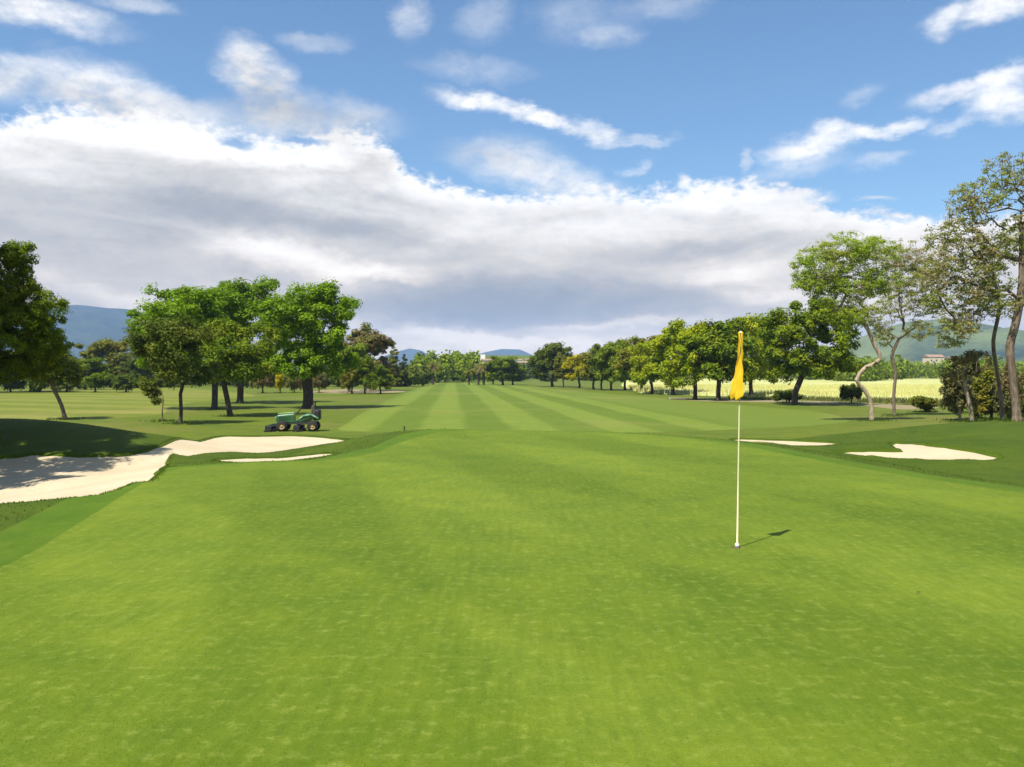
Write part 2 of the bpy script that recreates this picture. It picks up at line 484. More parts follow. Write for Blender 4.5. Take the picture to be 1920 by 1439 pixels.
# ---- triangulate every ground zone in one go, so their edges meet exactly
SURR = [(-42, -11), (-42, 30), (-30, 38), (-22, 40.5), (-14, 40), (-10.5, 43.0), (-6.5, 41.5), (-3.5, 33), (-0.5, 28.0), (4, 27.6), (7, 33), (11, 38.5), (18, 43), (28, 47), (40, 49), (42, -11)]
SURR = spline(SURR, step=1.2)
def offset_out(poly, d):
    A = np.array(offset_in(poly[::-1], -d)) if False else None
    P0 = np.array(poly); area = 0.5 * np.sum(P0[:, 0] * np.roll(P0[:, 1], -1) - np.roll(P0[:, 0], -1) * P0[:, 1]); s = 1 if area > 0 else -1
    t = np.roll(P0, -1, 0) - np.roll(P0, 1, 0); t /= np.linalg.norm(t, axis=1)[:, None] + 1e-9
    B = P0 - np.stack([-t[:, 1], t[:, 0]], 1) * s * d
    return [tuple(p) for p in B[seg_dist(B, poly) > d * 0.95]]
COLLAR = offset_out(GREEN, 0.75)
zone_polys = [('green_surround', SURR), ('green_collar', COLLAR), ('putting_green', GREEN), ('fairway', FAIR), ('far_fairway', LEFTF), ('dirt_path', DIRT), ('bare_ground', BARE), ('hole', HOLE_POLY)]
zone_polys += [('lip', b) for b in BUNKERS] + [('bunker_sand', s_) for s_ in SANDS]
rng = np.random.default_rng(3)
def grid(x0, x1, y0, y1, s, jit=0.25):
    gx, gy = np.meshgrid(np.arange(x0, x1, s), np.arange(y0, y1, s))
    p = np.stack([gx.ravel(), gy.ravel()], 1); return p + rng.uniform(-jit, jit, p.shape) * s
def cut(p, x0, x1, y0, y1): return p[~((p[:, 0] > x0) & (p[:, 0] < x1) & (p[:, 1] > y0) & (p[:, 1] < y1))]
pts2 = [grid(-26, 22, 13, 46, 0.33)]
pts2.append(cut(grid(-46, 46, -12, 76, 0.9), -26, 22, 13, 46))
pts2.append(cut(grid(-200, 200, -60, 380, 8), -46, 46, -12, 76))
pts2.append(cut(grid(-1600, 1600, -600, 2000, 90), -200, 200, -60, 380))
pts2.append(cut(grid(-8400, 8400, -4800, 8200, 600), -1600, 1600, -600, 2000))
allp = np.concatenate(pts2)
for _, poly in zone_polys:                       # keep free points off the outlines
    A = np.array(poly); lo, hi = A.min(0) - 1, A.max(0) + 1
    m = (allp[:, 0] > lo[0]) & (allp[:, 0] < hi[0]) & (allp[:, 1] > lo[1]) & (allp[:, 1] < hi[1])
    idx = np.where(m)[0]; d = seg_dist(allp[idx], poly)
    lim = 0.09 if len(poly) > 40 and (hi - lo).max() < 50 else 0.4
    if _ == 'hole': lim = 0.3
    allp = np.delete(allp, idx[d < lim], axis=0)
verts2 = [Vector(p) for p in allp]; faces_in = []
for _, poly in zone_polys:
    o = len(verts2); verts2 += [Vector(p) for p in poly]; faces_in.append(list(range(o, o + len(poly))))
ov, oe, of, ovo, oeo, ofo = delaunay_2d_cdt(verts2, [], faces_in, 0, 1e-5)
ov = np.array([tuple(q) for q in ov]); of = np.array([f for f in of if len(f) == 3], dtype=np.int64)
oz = height(ov[:, 0], ov[:, 1])
cen = ov[of].mean(1)
zone = np.full(len(of), -1)
for k, (nm, poly) in enumerate(zone_polys):
    A = np.array(poly); lo, hi = A.min(0), A.max(0)
    idx = np.where((cen[:, 0] >= lo[0]) & (cen[:, 0] <= hi[0]) & (cen[:, 1] >= lo[1]) & (cen[:, 1] <= hi[1]))[0]
    sel = idx[inside(cen[idx], poly)]
    if nm in ('far_fairway', 'dirt_path', 'bare_ground'): sel = sel[zone[sel] == -1]
    if nm == 'fairway': sel = sel[zone[sel] <= 0]
    zone[sel] = k
def zone_mesh(name, sel, mat, flip=False):
    f = of[sel]; used, inv = np.unique(f, return_inverse=True)
    V = np.column_stack([ov[used], oz[used]])
    me = np_mesh(name, V, inv.reshape(-1, 3), True)
    return link(name, me, mat)

# ------------------------------------------------------------------ ground materials
def turf(name, base, dark, light, stripes=None, patch=0.25, fleck=0.5, bump=0.35, fleckc=(0.30, 0.33, 0.06), dry=None, dryamt=0.0, bscale=60, fscale=8.0, fade=None, grain=None):
    m, t, out = new_mat(name)
    g = t.nodes.new('ShaderNodeNewGeometry'); Pw = g.outputs['Position']
    x, y, z = sepxyz(Pw)
    large = noise(Pw, 0.16, 4, 0.5); mid = noise(Pw, 1.1, 5, 0.6); fn = noise(Pw, fscale, 4, 0.68); vf = noise(Pw, 42.0, 4, 0.7)
    md2 = noise(Pw, 2.6, 3, 0.6)
    c = mixc(linear(large, 0.3, 0.7), dark, light)
    c = mixc(0.5, c, base)
    if stripes:
        for (ang, width, phase, soft, amt, wob) in stripes:
            u = (x * math.cos(ang) + y * math.sin(ang) + (large - 0.5) * wob + phase) * (math.pi / width)
            s_ = smooth(X.m('SINE', u), -soft, soft)
            if fade: s_ = s_ * smooth(X.m('ABSOLUTE', x * math.cos(ang) + y * math.sin(ang) - fade[0]), fade[1], fade[2], 1.0, 0.0)
            c = mixc((s_ - 0.0) * amt, c, mixc(1.0, c, (0.60, 0.70, 0.42), 'MULTIPLY'))
    c = mixc(smooth(mid, 0.42, 0.68) * patch, c, mixc(1.0, c, (1.32, 1.2, 0.95), 'MULTIPLY'))
    c = mixc(smooth(mid, 0.52, 0.30) * patch, c, mixc(1.0, c, (0.70, 0.84, 0.66), 'MULTIPLY'))
    c = mixc(smooth(fn, 0.49, 0.74) * fleck, c, fleckc)
    c = mixc(smooth(fn, 0.46, 0.28) * fleck * 0.55, c, mixc(1.0, c, (0.62, 0.74, 0.5), 'MULTIPLY'))
    c = mixc(smooth(md2, 0.35, 0.68) * 0.4, mixc(1.0, c, (0.90, 0.94, 0.86), 'MULTIPLY'), mixc(1.0, c, (1.16, 1.09, 1.1), 'MULTIPLY'))
    if grain is not None:
        gn = noise(vmap(Pw, rot=-grain, scale=(16, 1.6, 1), kind='POINT'), 1.0, 4, 0.6)
        c = mixc(linear(gn, 0.35, 0.65) * 0.7, mixc(1.0, c, (0.88, 0.90, 0.84), 'MULTIPLY'), mixc(1.0, c, (1.14, 1.11, 1.1), 'MULTIPLY'))
    gr = noise(Pw, 130.0, 3, 0.7)
    c = mixc(linear(gr, 0.3, 0.7) * 0.6, mixc(1.0, c, (0.74, 0.78, 0.7), 'MULTIPLY'), mixc(1.0, c, (1.34, 1.27, 1.25), 'MULTIPLY'))
    c = mixc(linear(vf, 0.3, 0.7) * 0.5, mixc(1.0, c, (0.80, 0.84, 0.75), 'MULTIPLY'), mixc(1.0, c, (1.28, 1.2, 1.2), 'MULTIPLY'))
    if fade:
        c = mixc(smooth(X.m('ABSOLUTE', x * math.cos(fade[3]) + y * math.sin(fade[3]) - fade[0]), fade[1] * 0.9, fade[2] * 0.85), c, mixc(mid, (0.115, 0.165, 0.018), (0.15, 0.20, 0.026)))
    if dry:
        dn = noise(Pw, 0.05, 5, 0.62)
        c = mixc(smooth(dn, 0.50, 0.66) * dryamt, c, dry)
    c = mixc(1.0, c, (0.76, 0.76, 0.76), 'MULTIPLY')
    b = t.nodes.new('ShaderNodeBsdfPrincipled'); t.links.new(c, b.inputs['Base Color'])
    b.inputs['Roughness'].default_value = 0.75; b.inputs['Specular IOR Level'].default_value = 0.06
    b.inputs['Sheen Weight'].default_value = 0.05; b.inputs['Sheen Tint'].default_value = (0.9, 0.9, 0.3, 1)
    bn = t.nodes.new('ShaderNodeBump'); bn.inputs['Strength'].default_value = bump; bn.inputs['Distance'].default_value = 0.02
    t.links.new((noise(Pw, bscale, 5, 0.7) + fn * 0.8).v, bn.inputs['Height']); t.links.new(bn.outputs[0], b.inputs['Normal'])
    t.links.new(b.outputs[0], out.inputs[0])
    return m

M = {}
M['green'] = turf('putting_turf', (0.166, 0.230, 0.019), (0.138, 0.202, 0.013), (0.200, 0.262, 0.031),
                  stripes=[(rad(14), 1.75, 0.62, 0.28, 0.42, 0.35), (rad(37), 2.3, 1.1, 0.30, 0.40, 0.5)], patch=0.40, fleck=0.62, fleckc=(0.29, 0.335, 0.070), fscale=11.0, grain=rad(14))
M['collar'] = turf('collar_turf', (0.092, 0.170, 0.010), (0.075, 0.150, 0.008), (0.115, 0.190, 0.014), patch=0.5, fleck=0.5, fleckc=(0.20, 0.22, 0.03), bump=0.6)
M['fairway'] = turf('fairway_turf', (0.188, 0.250, 0.034), (0.168, 0.228, 0.028), (0.215, 0.270, 0.044),
                    stripes=[(math.atan2(0.0667, 1.0), 2.62, -0.67, 0.4, 0.78, 0.9)], patch=0.4, fleck=0.25, dry=(0.23, 0.22, 0.055), dryamt=0.4, bscale=25, fade=(5.0, 11.0, 18.0, math.atan2(0.0667, 1.0)))
M['leftf'] = turf('left_fairway_turf', (0.225, 0.245, 0.040), (0.20, 0.22, 0.032), (0.26, 0.27, 0.055),
                  stripes=[(rad(66), 4.6, 0, 0.35, 0.7, 0.8)], patch=0.4, fleck=0.25, dry=(0.27, 0.235, 0.07), dryamt=0.6, bscale=25)
M['rough'] = turf('rough_turf', (0.128, 0.172, 0.020), (0.105, 0.150, 0.015), (0.16, 0.195, 0.028), patch=0.7, fleck=0.45, bump=0.9, fleckc=(0.17, 0.17, 0.04),
                  dry=(0.20, 0.165, 0.05), dryamt=0.55, bscale=30)
M['surround'] = turf('surround_turf', (0.070, 0.114, 0.009), (0.050, 0.092, 0.006), (0.098, 0.138, 0.012), patch=0.7, fleck=0.45, bump=0.9, fleckc=(0.10, 0.13, 0.02), bscale=30)

def sand_mat():
    m, t, out = new_mat('bunker_sand')
    g = t.nodes.new('ShaderNodeNewGeometry'); Pw = g.outputs['Position']
    l = noise(Pw, 0.5, 4, 0.5); f = noise(Pw, 7, 6, 0.65)
    c = mixc(linear(l, 0.3, 0.7), (0.42, 0.340, 0.215), (0.48, 0.400, 0.270))
    c = mixc(smooth(f, 0.55, 0.75) * 0.18, c, (0.31, 0.235, 0.15))
    b = t.nodes.new('ShaderNodeBsdfPrincipled'); t.links.new(c, b.inputs['Base Color']); b.inputs['Roughness'].default_value = 0.9; b.inputs['Specular IOR Level'].default_value = 0.1
    bn = t.nodes.new('ShaderNodeBump'); bn.inputs['Strength'].default_value = 0.7; bn.inputs['Distance'].default_value = 0.06
    wv_ = t.nodes.new('ShaderNodeTexWave'); wv_.inputs['Scale'].default_value = 1.4; wv_.inputs['Distortion'].default_value = 3.0; wv_.inputs['Detail'].default_value = 2
    t.links.new(Pw, wv_.inputs['Vector'])
    t.links.new((f + X(wv_.outputs['Fac']) * 0.06 + noise(Pw, 2.5, 4) * 0.8).v, bn.inputs['Height']); t.links.new(bn.outputs[0], b.inputs['Normal'])
    t.links.new(b.outputs[0], out.inputs[0]); return m
M['sand'] = sand_mat()
M['dirt'] = principled('dirt', (0.205, 0.165, 0.085), 0.95, bump=(3, 0.6, 0.05), var=0.12, vscale=0.6)

# ------------------------------------------------------------------ ground objects
zn = [z_[0] for z_ in zone_polys]
zone[np.isin(zone, [k for k, z_ in enumerate(zn) if z_ == 'lip'])] = zn.index('green_surround')
rough_sel = (zone == -1)
tag(zone_mesh('rough_ground', np.where(rough_sel)[0], M['rough']), kind='structure')
for nm, mt in (('green_surround', 'surround'), ('green_collar', 'collar'), ('putting_green', 'green'), ('fairway', 'fairway'), ('far_fairway', 'leftf'), ('dirt_path', 'dirt'), ('bare_ground', 'dirt')):
    k = [z_[0] for z_ in zone_polys].index(nm)
    tag(zone_mesh(nm, np.where(zone == k)[0], M[mt]), kind='structure')
for k, z_ in enumerate(zone_polys):
    if z_[0] == 'bunker_sand': tag(zone_mesh('bunker_sand', np.where(zone == k)[0], M['sand']), kind='structure')

# ------------------------------------------------------------------ grass blades on the rough banks and bunker lips
def leaf_mat(name, c0, c1, c2=None, trans=0.35, hue=0.0):
    m, t, out = new_mat(name)
    g = t.nodes.new('ShaderNodeNewGeometry'); r = X(g.outputs['Random Per Island'])
    oi = t.nodes.new('ShaderNodeObjectInfo'); orn = X(oi.outputs['Random'])
    c = mixc(r, c0, c1)
    if c2:
        c = mixc(smooth(noise(g.outputs['Position'], 0.55, 3, 0.5), 0.46, 0.62), c, mixc(r, tuple(q * 0.8 for q in c2), c2))
    c = mixc(1.0, c, mixc(orn, (0.84, 0.88, 0.85), (1.10, 1.10, 1.1)), 'MULTIPLY')
    d = t.nodes.new('ShaderNodeBsdfPrincipled'); t.links.new(c, d.inputs['Base Color']); d.inputs['Roughness'].default_value = 0.55; d.inputs['Specular IOR Level'].default_value = 0.08
    tr = t.nodes.new('ShaderNodeBsdfTranslucent'); t.links.new(mixc(1.0, c, (1.25, 1.35, 0.6), 'MULTIPLY'), tr.inputs[0])
    mxs = t.nodes.new('ShaderNodeMixShader'); mxs.inputs[0].default_value = trans
    t.links.new(d.outputs[0], mxs.inputs[1]); t.links.new(tr.outputs[0], mxs.inputs[2]); t.links.new(mxs.outputs[0], out.inputs[0])
    return m
M['blade'] = leaf_mat('rough_blades', (0.065, 0.115, 0.008), (0.115, 0.165, 0.014), trans=0.35)

def blades(name, pos, hgt, wid, mat):
    n = len(pos); a = rng.uniform(0, 2 * math.pi, n); lean = rng.uniform(0, 0.6, n) * hgt; la = rng.uniform(0, 2 * math.pi, n)
    z = height(pos[:, 0], pos[:, 1]) - 0.005
    b0 = np.column_stack([pos[:, 0] - np.cos(a) * wid, pos[:, 1] - np.sin(a) * wid, z])
    b1 = np.column_stack([pos[:, 0] + np.cos(a) * wid, pos[:, 1] + np.sin(a) * wid, z])
    tp = np.column_stack([pos[:, 0] + np.cos(la) * lean, pos[:, 1] + np.sin(la) * lean, z + hgt])
    V = np.empty((n * 3, 3)); V[0::3] = b0; V[1::3] = b1; V[2::3] = tp
    return link(name, np_mesh(name, V, np.arange(n * 3).reshape(-1, 3)), mat)

cand = np.concatenate([np.column_stack([rng.uniform(-24, 20, 150000), rng.uniform(7, 44, 150000)])])
dG = seg_dist(cand, GREEN); ok = ~inside(cand, GREEN) & (dG > 0.25)
for b in BUNKERS: ok &= ~inside(cand, b)
ok &= ~inside(cand, FAIR) & inside(cand, SURR) & ~inside(cand, COLLAR)
cand = cand[ok]
ringp = []
for b in BUNKERS:
    A = np.array(b)
    for p, q in zip(A, np.roll(A, -1, 0)):
        L = np.linalg.norm(q - p); k = max(1, int(L * 200)); tt = rng.random(k)[:, None]
        ringp.append(p + (q - p) * tt + rng.normal(0, 0.04, (k, 2)))
ringp = np.concatenate(ringp)
okr = np.ones(len(ringp), bool)
for s_ in SANDS: okr &= ~inside(ringp, s_)
ringp = ringp[okr]
allb = np.concatenate([cand, ringp]); hh = np.concatenate([rng.uniform(0.015, 0.038, len(cand)), rng.uniform(0.010, 0.034, len(ringp))])
tag(blades('rough_grass', allb, hh, np.where(hh > 0.045, 0.010, 0.009), M['blade']), 'longer dark green rough grass on the banks round the green and bunkers', 'grass', kind='stuff')

yy_ = 3.3 * (10.5 / 3.3) ** rng.random(230000); xx_ = rng.uniform(-0.72, 0.72, len(yy_)) * yy_
mown = np.column_stack([xx_, yy_]); mown = mown[inside(mown, GREEN) & ((xx_ - HX) ** 2 + (yy_ - HY) ** 2 > 0.07 ** 2)]
tag(blades('mown_grass', mown, rng.uniform(0.004, 0.011, len(mown)), rng.uniform(0.0012, 0.003, len(mown)), M['green']), 'short mown blades of the putting green nearest the viewer', 'grass', kind='stuff')

# ------------------------------------------------------------------ trees
class Tree:
    """skeleton grown from a trunk line to targets spread through crown lobes; leaves clumped round the twig ends"""
    def __init__(s, seed, trunk, r0, lobes, n_main, n_twig, n_leaf, leaf, clump, tip=0.012, up=0.6, sag=0.0, bare=0.0, shell=0.5, flat=0.75, reach=0.25, rexp=0.68, fuller=2.3):
        R_ = np.random.default_rng(seed); s.R = R_
        tr = np.array(spline([tuple(p) for p in trunk], closed=False, step=0.35)) if len(trunk) > 2 else np.array(trunk, float)
        pos = [tuple(p) for p in tr]; par = [i - 1 for i in range(len(tr))]
        nb = max(1, int(len(tr) * 0.45))
        vol = np.array([l[3] * l[4] * l[5] for l in lobes]) ** 0.55; vol /= vol.sum()
        def sample(n, sh):
            out = np.empty((n, 3)); k = R_.choice(len(lobes), n, p=vol)
            d = R_.normal(size=(n, 3)); d /= np.linalg.norm(d, axis=1)[:, None]
            rr = (sh + (1 - sh) * R_.random(n) ** 0.7)
            L = np.array(lobes)[k]
            out = L[:, :3] + d * rr[:, None] * L[:, 3:6]
            return out
        def connect(T, lo):
            order = np.argsort(np.linalg.norm(T - tr[-1], axis=1))
            ends = []
            for i in order:
                t = T[i]; Pn = np.array(pos)[lo:]
                v_ = t - Pn; d = np.linalg.norm(v_, axis=1)
                cost = d * (1 + reach * 1.5 * np.clip(-(v_[:, 2] / (d + 1e-6)) + 0.15, 0, 1)) + 0.12 * np.linalg.norm(Pn - tr[nb], axis=1)
                j = int(np.argmin(cost)) + lo; p = np.array(pos[j]); L = np.linalg.norm(t - p)
                if L < 0.15: continue
                k = max(1, int(L / 0.55)); side = R_.normal(size=3) * L * 0.10; prev = j
                for q in range(1, k + 1):
                    f = q / k
                    w = p + (t - p) * f + side * math.sin(math.pi * f) + np.array([0, 0, up * L * 0.18 * math.sin(math.pi * f)]) - np.array([0, 0, sag * L * f * f * 0.3])
                    w = w + R_.normal(size=3) * 0.04 * (q < k)
                    pos.append(tuple(w)); par.append(prev); prev = len(pos) - 1
                ends.append(prev)
            return ends
        connect(sample(n_main, shell * 0.6), nb)
        ends = connect(sample(n_twig, shell), nb)
        pos = np.array(pos); par = np.array(par)
        n = len(pos); cnt = np.zeros(n); has = np.zeros(n, bool); has[par[par >= 0]] = True
        cnt[~has] = 1
        for i in range(n - 1, 0, -1): cnt[par[i]] += cnt[i]
        rad_ = tip + (r0 - tip) * (cnt / cnt.max()) ** rexp; s.cnt = cnt
        tl = len(tr)
        fl = np.clip(1 - (pos[:tl, 2] - pos[0, 2]) / 0.6, 0, 1); rad_[:tl] *= 1 + 0.45 * fl ** 2
        s.pos, s.par, s.rad = pos, par, rad_
        s.wood_mesh()
        e = pos[ends]
        if bare > 0: e = e[R_.random(len(e)) > bare]
        s.leaf_mesh(e, int(n_leaf * fuller), leaf * (1.22 if fuller > 1 else 1.0), clump * (1.38 if fuller > 1 else 1.0), flat)
    def wood_mesh(s):
        n = len(s.pos); par = s.par; pos = s.pos; rr = s.rad
        main = np.full(n, -1)
        for i in range(1, n):
            j = par[i]
            if main[j] < 0 or s.cnt[i] > s.cnt[main[j]]: main[j] = i
        inc = np.zeros((n, 3)); inc[1:] = pos[1:] - pos[par[1:]]; inc /= np.linalg.norm(inc, axis=1)[:, None] + 1e-9
        inc[0] = inc[1]
        tan = inc.copy(); has = main >= 0; tan[has] += inc[main[has]]; tan /= np.linalg.norm(tan, axis=1)[:, None] + 1e-9
        def ring(c, t, r, k):
            ref = np.where(np.abs(t[:, :1]) < 0.85, [[1.0, 0, 0]], [[0, 1.0, 0]])
            u = np.cross(t, ref); u /= np.linalg.norm(u, axis=1)[:, None] + 1e-9; w = np.cross(t, u)
            ang = np.arange(k) * 2 * math.pi / k
            return c[:, None, :] + (np.cos(ang)[None, :, None] * u[:, None, :] + np.sin(ang)[None, :, None] * w[:, None, :]) * r[:, None, None]
        i = np.arange(1, n); j = par[i]; ismain = main[j] == i
        V = []; Fs = []; off = 0
        for big_ in (True, False):
            m = (rr[i] > 0.035) == big_
            if not m.any(): continue
            k = 8 if big_ else 3; ii, jj, mm = i[m], j[m], ismain[m]
            tA = np.where(mm[:, None], tan[jj], inc[ii]); rA = np.where(mm, rr[jj], np.minimum(rr[jj], rr[ii] * 1.25))
            A = ring(pos[jj], tA, rA, k); B = ring(pos[ii], tan[ii], rr[ii], k)
            q_ = len(ii); vv = np.concatenate([A, B], 1).reshape(-1, 3)
            base = off + np.arange(q_)[:, None] * 2 * k; q = np.arange(k)[None, :]; q2 = (np.arange(k)[None, :] + 1) % k
            V.append(vv); Fs.append(np.stack([base + q, base + q2, base + k + q2, base + k + q], -1).reshape(-1, 4)); off += len(vv)
        s.wood = np_mesh('trunk', np.concatenate(V), np.concatenate(Fs), True)
    def leaf_mesh(s, ends, n, size, clump, flat):
        R_ = s.R; k = len(ends); w = R_.uniform(0.4, 1.6, k); w /= w.sum()
        c = R_.choice(k, n, p=w); cr_ = clump * R_.uniform(0.55, 1.25, k)[c]
        d = R_.normal(size=(n, 3)); d /= np.linalg.norm(d, axis=1)[:, None]
        p = ends[c] + d * (R_.random(n)[:, None] ** 0.55) * cr_[:, None] * np.array([1, 1, flat])
        nr = d * 0.8 + np.array([0, 0, 0.55]) + R_.normal(size=(n, 3)) * 0.45; nr /= np.linalg.norm(nr, axis=1)[:, None]
        t = np.cross(nr, R_.normal(size=(n, 3))); t /= np.linalg.norm(t, axis=1)[:, None]; b = np.cross(nr, t)
        sz = size * R_.uniform(0.6, 1.35, n)[:, None]
        V = np.empty((n, 4, 3))
        V[:, 0] = p - t * sz; V[:, 1] = p + b * sz * 0.42 + nr * sz * 0.12; V[:, 2] = p + t * sz; V[:, 3] = p - b * sz * 0.42 + nr * sz * 0.12
        s.crown = np_mesh('crown', V.reshape(-1, 3), np.arange(n * 4).reshape(-1, 4))
    def place(s, name, loc, label, cat, leafm, barkm, group=None, scale=(1, 1, 1), rz=0.0):
        e = empty(name, loc, rz); e.scale = scale; tag(e, label, cat, group)
        for nm, me, mt in (('trunk', s.wood, barkm), ('crown', s.crown, leafm)):
            if len(me.materials) == 0: me.materials.append(mt)
            o = link(nm, me, None, e)
            o.material_slots[0].link = 'OBJECT'; o.material_slots[0].material = mt
        return e

def bark(name, c0, c1):
    m, t, out = new_mat(name)
    tcn = t.nodes.new('ShaderNodeTexCoord')
    v_ = vmap(tcn.outputs['Object'], scale=(1, 1, 0.25), kind='POINT')
    n1 = noise(v_, 9, 6, 0.65, 0.6)
    c = mixc(smooth(n1, 0.35, 0.65), c0, c1)
    b = t.nodes.new('ShaderNodeBsdfPrincipled'); t.links.new(c, b.inputs['Base Color']); b.inputs['Roughness'].default_value = 0.9; b.inputs['Specular IOR Level'].default_value = 0.15
    bn = t.nodes.new('ShaderNodeBump'); bn.inputs['Strength'].default_value = 0.8; bn.inputs['Distance'].default_value = 0.03
    t.links.new(n1.v, bn.inputs['Height']); t.links.new(bn.outputs[0], b.inputs['Normal']); t.links.new(b.outputs[0], out.inputs[0])
    return m
B_DARK = bark('dark_bark', (0.045, 0.035, 0.028), (0.10, 0.08, 0.06))
B_MID = bark('brown_bark', (0.10, 0.075, 0.05), (0.21, 0.16, 0.11))
B_PALE = bark('pale_bark', (0.20, 0.15, 0.10), (0.42, 0.33, 0.23))
L_BRIGHT = leaf_mat('bright_leaves', (0.085, 0.155, 0.005), (0.19, 0.29, 0.010), (0.20, 0.31, 0.010), 0.32)
L_DARK = leaf_mat('dark_leaves', (0.0537, 0.0775, 0.0077), (0.1159, 0.1482, 0.0132), (0.1342, 0.1539, 0.0165), 0.24)
L_MID = leaf_mat('green_leaves', (0.0805, 0.1277, 0.0066), (0.1708, 0.2280, 0.0110), (0.2013, 0.2394, 0.0110), 0.28)
L_OLIVE = leaf_mat('olive_leaves', (0.1074, 0.1186, 0.0110), (0.2013, 0.2075, 0.0176), (0.2257, 0.1995, 0.0220), 0.28)
L_YELLOW = leaf_mat('yellow_green_leaves', (0.32, 0.30, 0.006), (0.55, 0.47, 0.010), (0.60, 0.46, 0.012), 0.35)
L_LIME = leaf_mat('lime_leaves', (0.1647, 0.2109, 0.0066), (0.3172, 0.3762, 0.0099), (0.3904, 0.3990, 0.0110), 0.34)
L_FEATHER = leaf_mat('feathery_leaves', (0.21, 0.27, 0.022), (0.38, 0.46, 0.045), (0.38, 0.39, 0.07), 0.45)
L_SPARSE = leaf_mat('sparse_olive_leaves', (0.22, 0.235, 0.05), (0.38, 0.38, 0.09), (0.40, 0.31, 0.15), 0.45)
L_BROWN = leaf_mat('russet_leaves', (0.13, 0.105, 0.035), (0.23, 0.175, 0.060), (0.18, 0.19, 0.04), 0.3)
L_BLUE = leaf_mat('conifer_needles', (0.0341, 0.0525, 0.0144), (0.0710, 0.0893, 0.0224), None, 0.2)
L_DRY = leaf_mat('dry_scrub_leaves', (0.085, 0.085, 0.028), (0.165, 0.150, 0.05), (0.20, 0.16, 0.06), 0.3)

def at(px, by, dist=None):
    """ground position seen at a photo pixel, or at a given distance below that column"""
    if dist is None:
        x, y = hit(px, by)
    else:
        d = ray(px, 720); y = dist; x = d.x / d.y * dist
    return (x, y, gz(x, y) - 0.03)
def mpp(y): return y / F                                        # metres per photo pixel at distance y

# -- big left group: F, E1, E3 (bright maples), E2 / D / B (smaller dark ones)
def dome(w, h0, h1, seed, k=7, squash=1.0):
    """lobes of an uneven dome w wide from h0 to h1"""
    R_ = random.Random(seed); H = h1 - h0
    L = [(0, 0, h0 + H * 0.48, w * 0.34, w * 0.34, H * 0.44)]
    for i in range(k):
        a = 2 * math.pi * (i + R_.random() * 0.6) / k; r = w * R_.uniform(0.22, 0.30); zz = h0 + H * R_.uniform(0.42, 0.70)
        q = w * R_.uniform(0.17, 0.24)
        L.append((math.cos(a) * r, math.sin(a) * r, zz, q, q, q * 0.85 * squash))
    for i in range(k):
        a = 2 * math.pi * (i + 0.5 + R_.random() * 0.6) / k; r = w * R_.uniform(0.20, 0.30); q = w * R_.uniform(0.14, 0.20); zz = h0 + max(q * 0.55, H * R_.uniform(0.12, 0.30))
        L.append((math.cos(a) * r, math.sin(a) * r, zz, q, q, min(q * 0.8 * squash, H * 0.2)))
    for i in range(4):
        a = R_.random() * 6.28; L.append((math.cos(a) * w * 0.15, math.sin(a) * w * 0.15, h0 + H * R_.uniform(0.72, 0.82), w * 0.19, w * 0.19, H * 0.18))
    return L

def solo(name, seed, px, by, top, wpx, bot, label, leafm, barkm, dist=None, n_leaf=12000, leaf=0.13, clump=0.62, r0=0.24, lean=(0, 0), k=7, trunk=None, lobes=None, cat='tree', rz=0, n_twig=150, squash=1.0, **kw):
    x, y, z = at(px, by, dist); m_ = mpp(y)
    H = (CZ - z) + (700 - top) * m_; h0 = (CZ - z) + (700 - bot) * m_; w = wpx * m_
    if lobes is None: lobes = [(l[0] + lean[0], l[1] + lean[1], *l[2:]) for l in dome(w * 0.98, h0, H, seed, k, squash)]
    if trunk is None: trunk = [(0, 0, 0), (lean[0] * 0.25 + 0.05, lean[1] * 0.3, h0 * 0.5), (lean[0] * 0.6 - 0.05, lean[1] * 0.6, h0 * 0.95), (lean[0] * 0.95, lean[1], h0 + (H - h0) * 0.45)]
    t = Tree(seed, trunk, r0, lobes, 16, n_twig, n_leaf, leaf, clump, **kw)
    return t.place(name, (x, y, z), label, cat, leafm, barkm, rz=rz), t

G_LEFT = 'trees standing together left of the fairway'
e, T_F = solo('maple_tree', 11, 577, 766, 520, 206, 710, 'large round bright green tree with a thick dark trunk directly behind the mower', L_BRIGHT, B_DARK, n_leaf=20000, r0=0.46, clump=0.60, n_twig=210, leaf=0.125)
e, T_E3 = solo('maple_tree', 12, 450, 757, 512, 225, 700, 'tallest bright green tree at the back of the left group', L_BRIGHT, B_DARK, n_leaf=14000, r0=0.34, clump=0.72, n_twig=170, leaf=0.15)
e, T_E1 = solo('maple_tree', 13, 402, 768, 528, 215, 706, 'wide bright green tree filling the upper left of the group, dark straight trunk', L_BRIGHT, B_DARK, n_leaf=14000, r0=0.27, clump=0.66, n_twig=170, leaf=0.13, lean=(-2.9, 0), cat='tree', trunk=[(0, 0, 0), (0.05, 0, 1.6), (0, 0, 3.2), (-0.7, 0, 5.0), (-1.6, 0, 7.0)])
e, T_E2 = solo('leaning_tree', 14, 432, 781, 598, 175, 708, 'lower dark green tree with leaning forked trunk in front of the bright trees', L_MID, B_DARK, n_leaf=9000, r0=0.20, leaf=0.10, clump=0.5, lean=(0.6, 0), cat='tree',
                trunk=[(0, 0, 0), (-0.25, 0, 1.4), (-0.45, 0, 2.6), (-0.1, 0, 3.6), (0.5, 0, 5.0)])
e, T_D = solo('young_tree', 15, 338, 795, 588, 195, 722, 'small dark olive tree with thin wavy trunk at the left edge of the group', L_DARK, B_DARK, n_leaf=8500, r0=0.115, leaf=0.085, clump=0.44, n_twig=150, lean=(-0.4, 0), cat='tree',
               trunk=[(0, 0, 0), (0.06, 0, 0.9), (0.02, 0, 1.9), (0.18, 0, 2.7), (-0.2, 0, 4.2)])
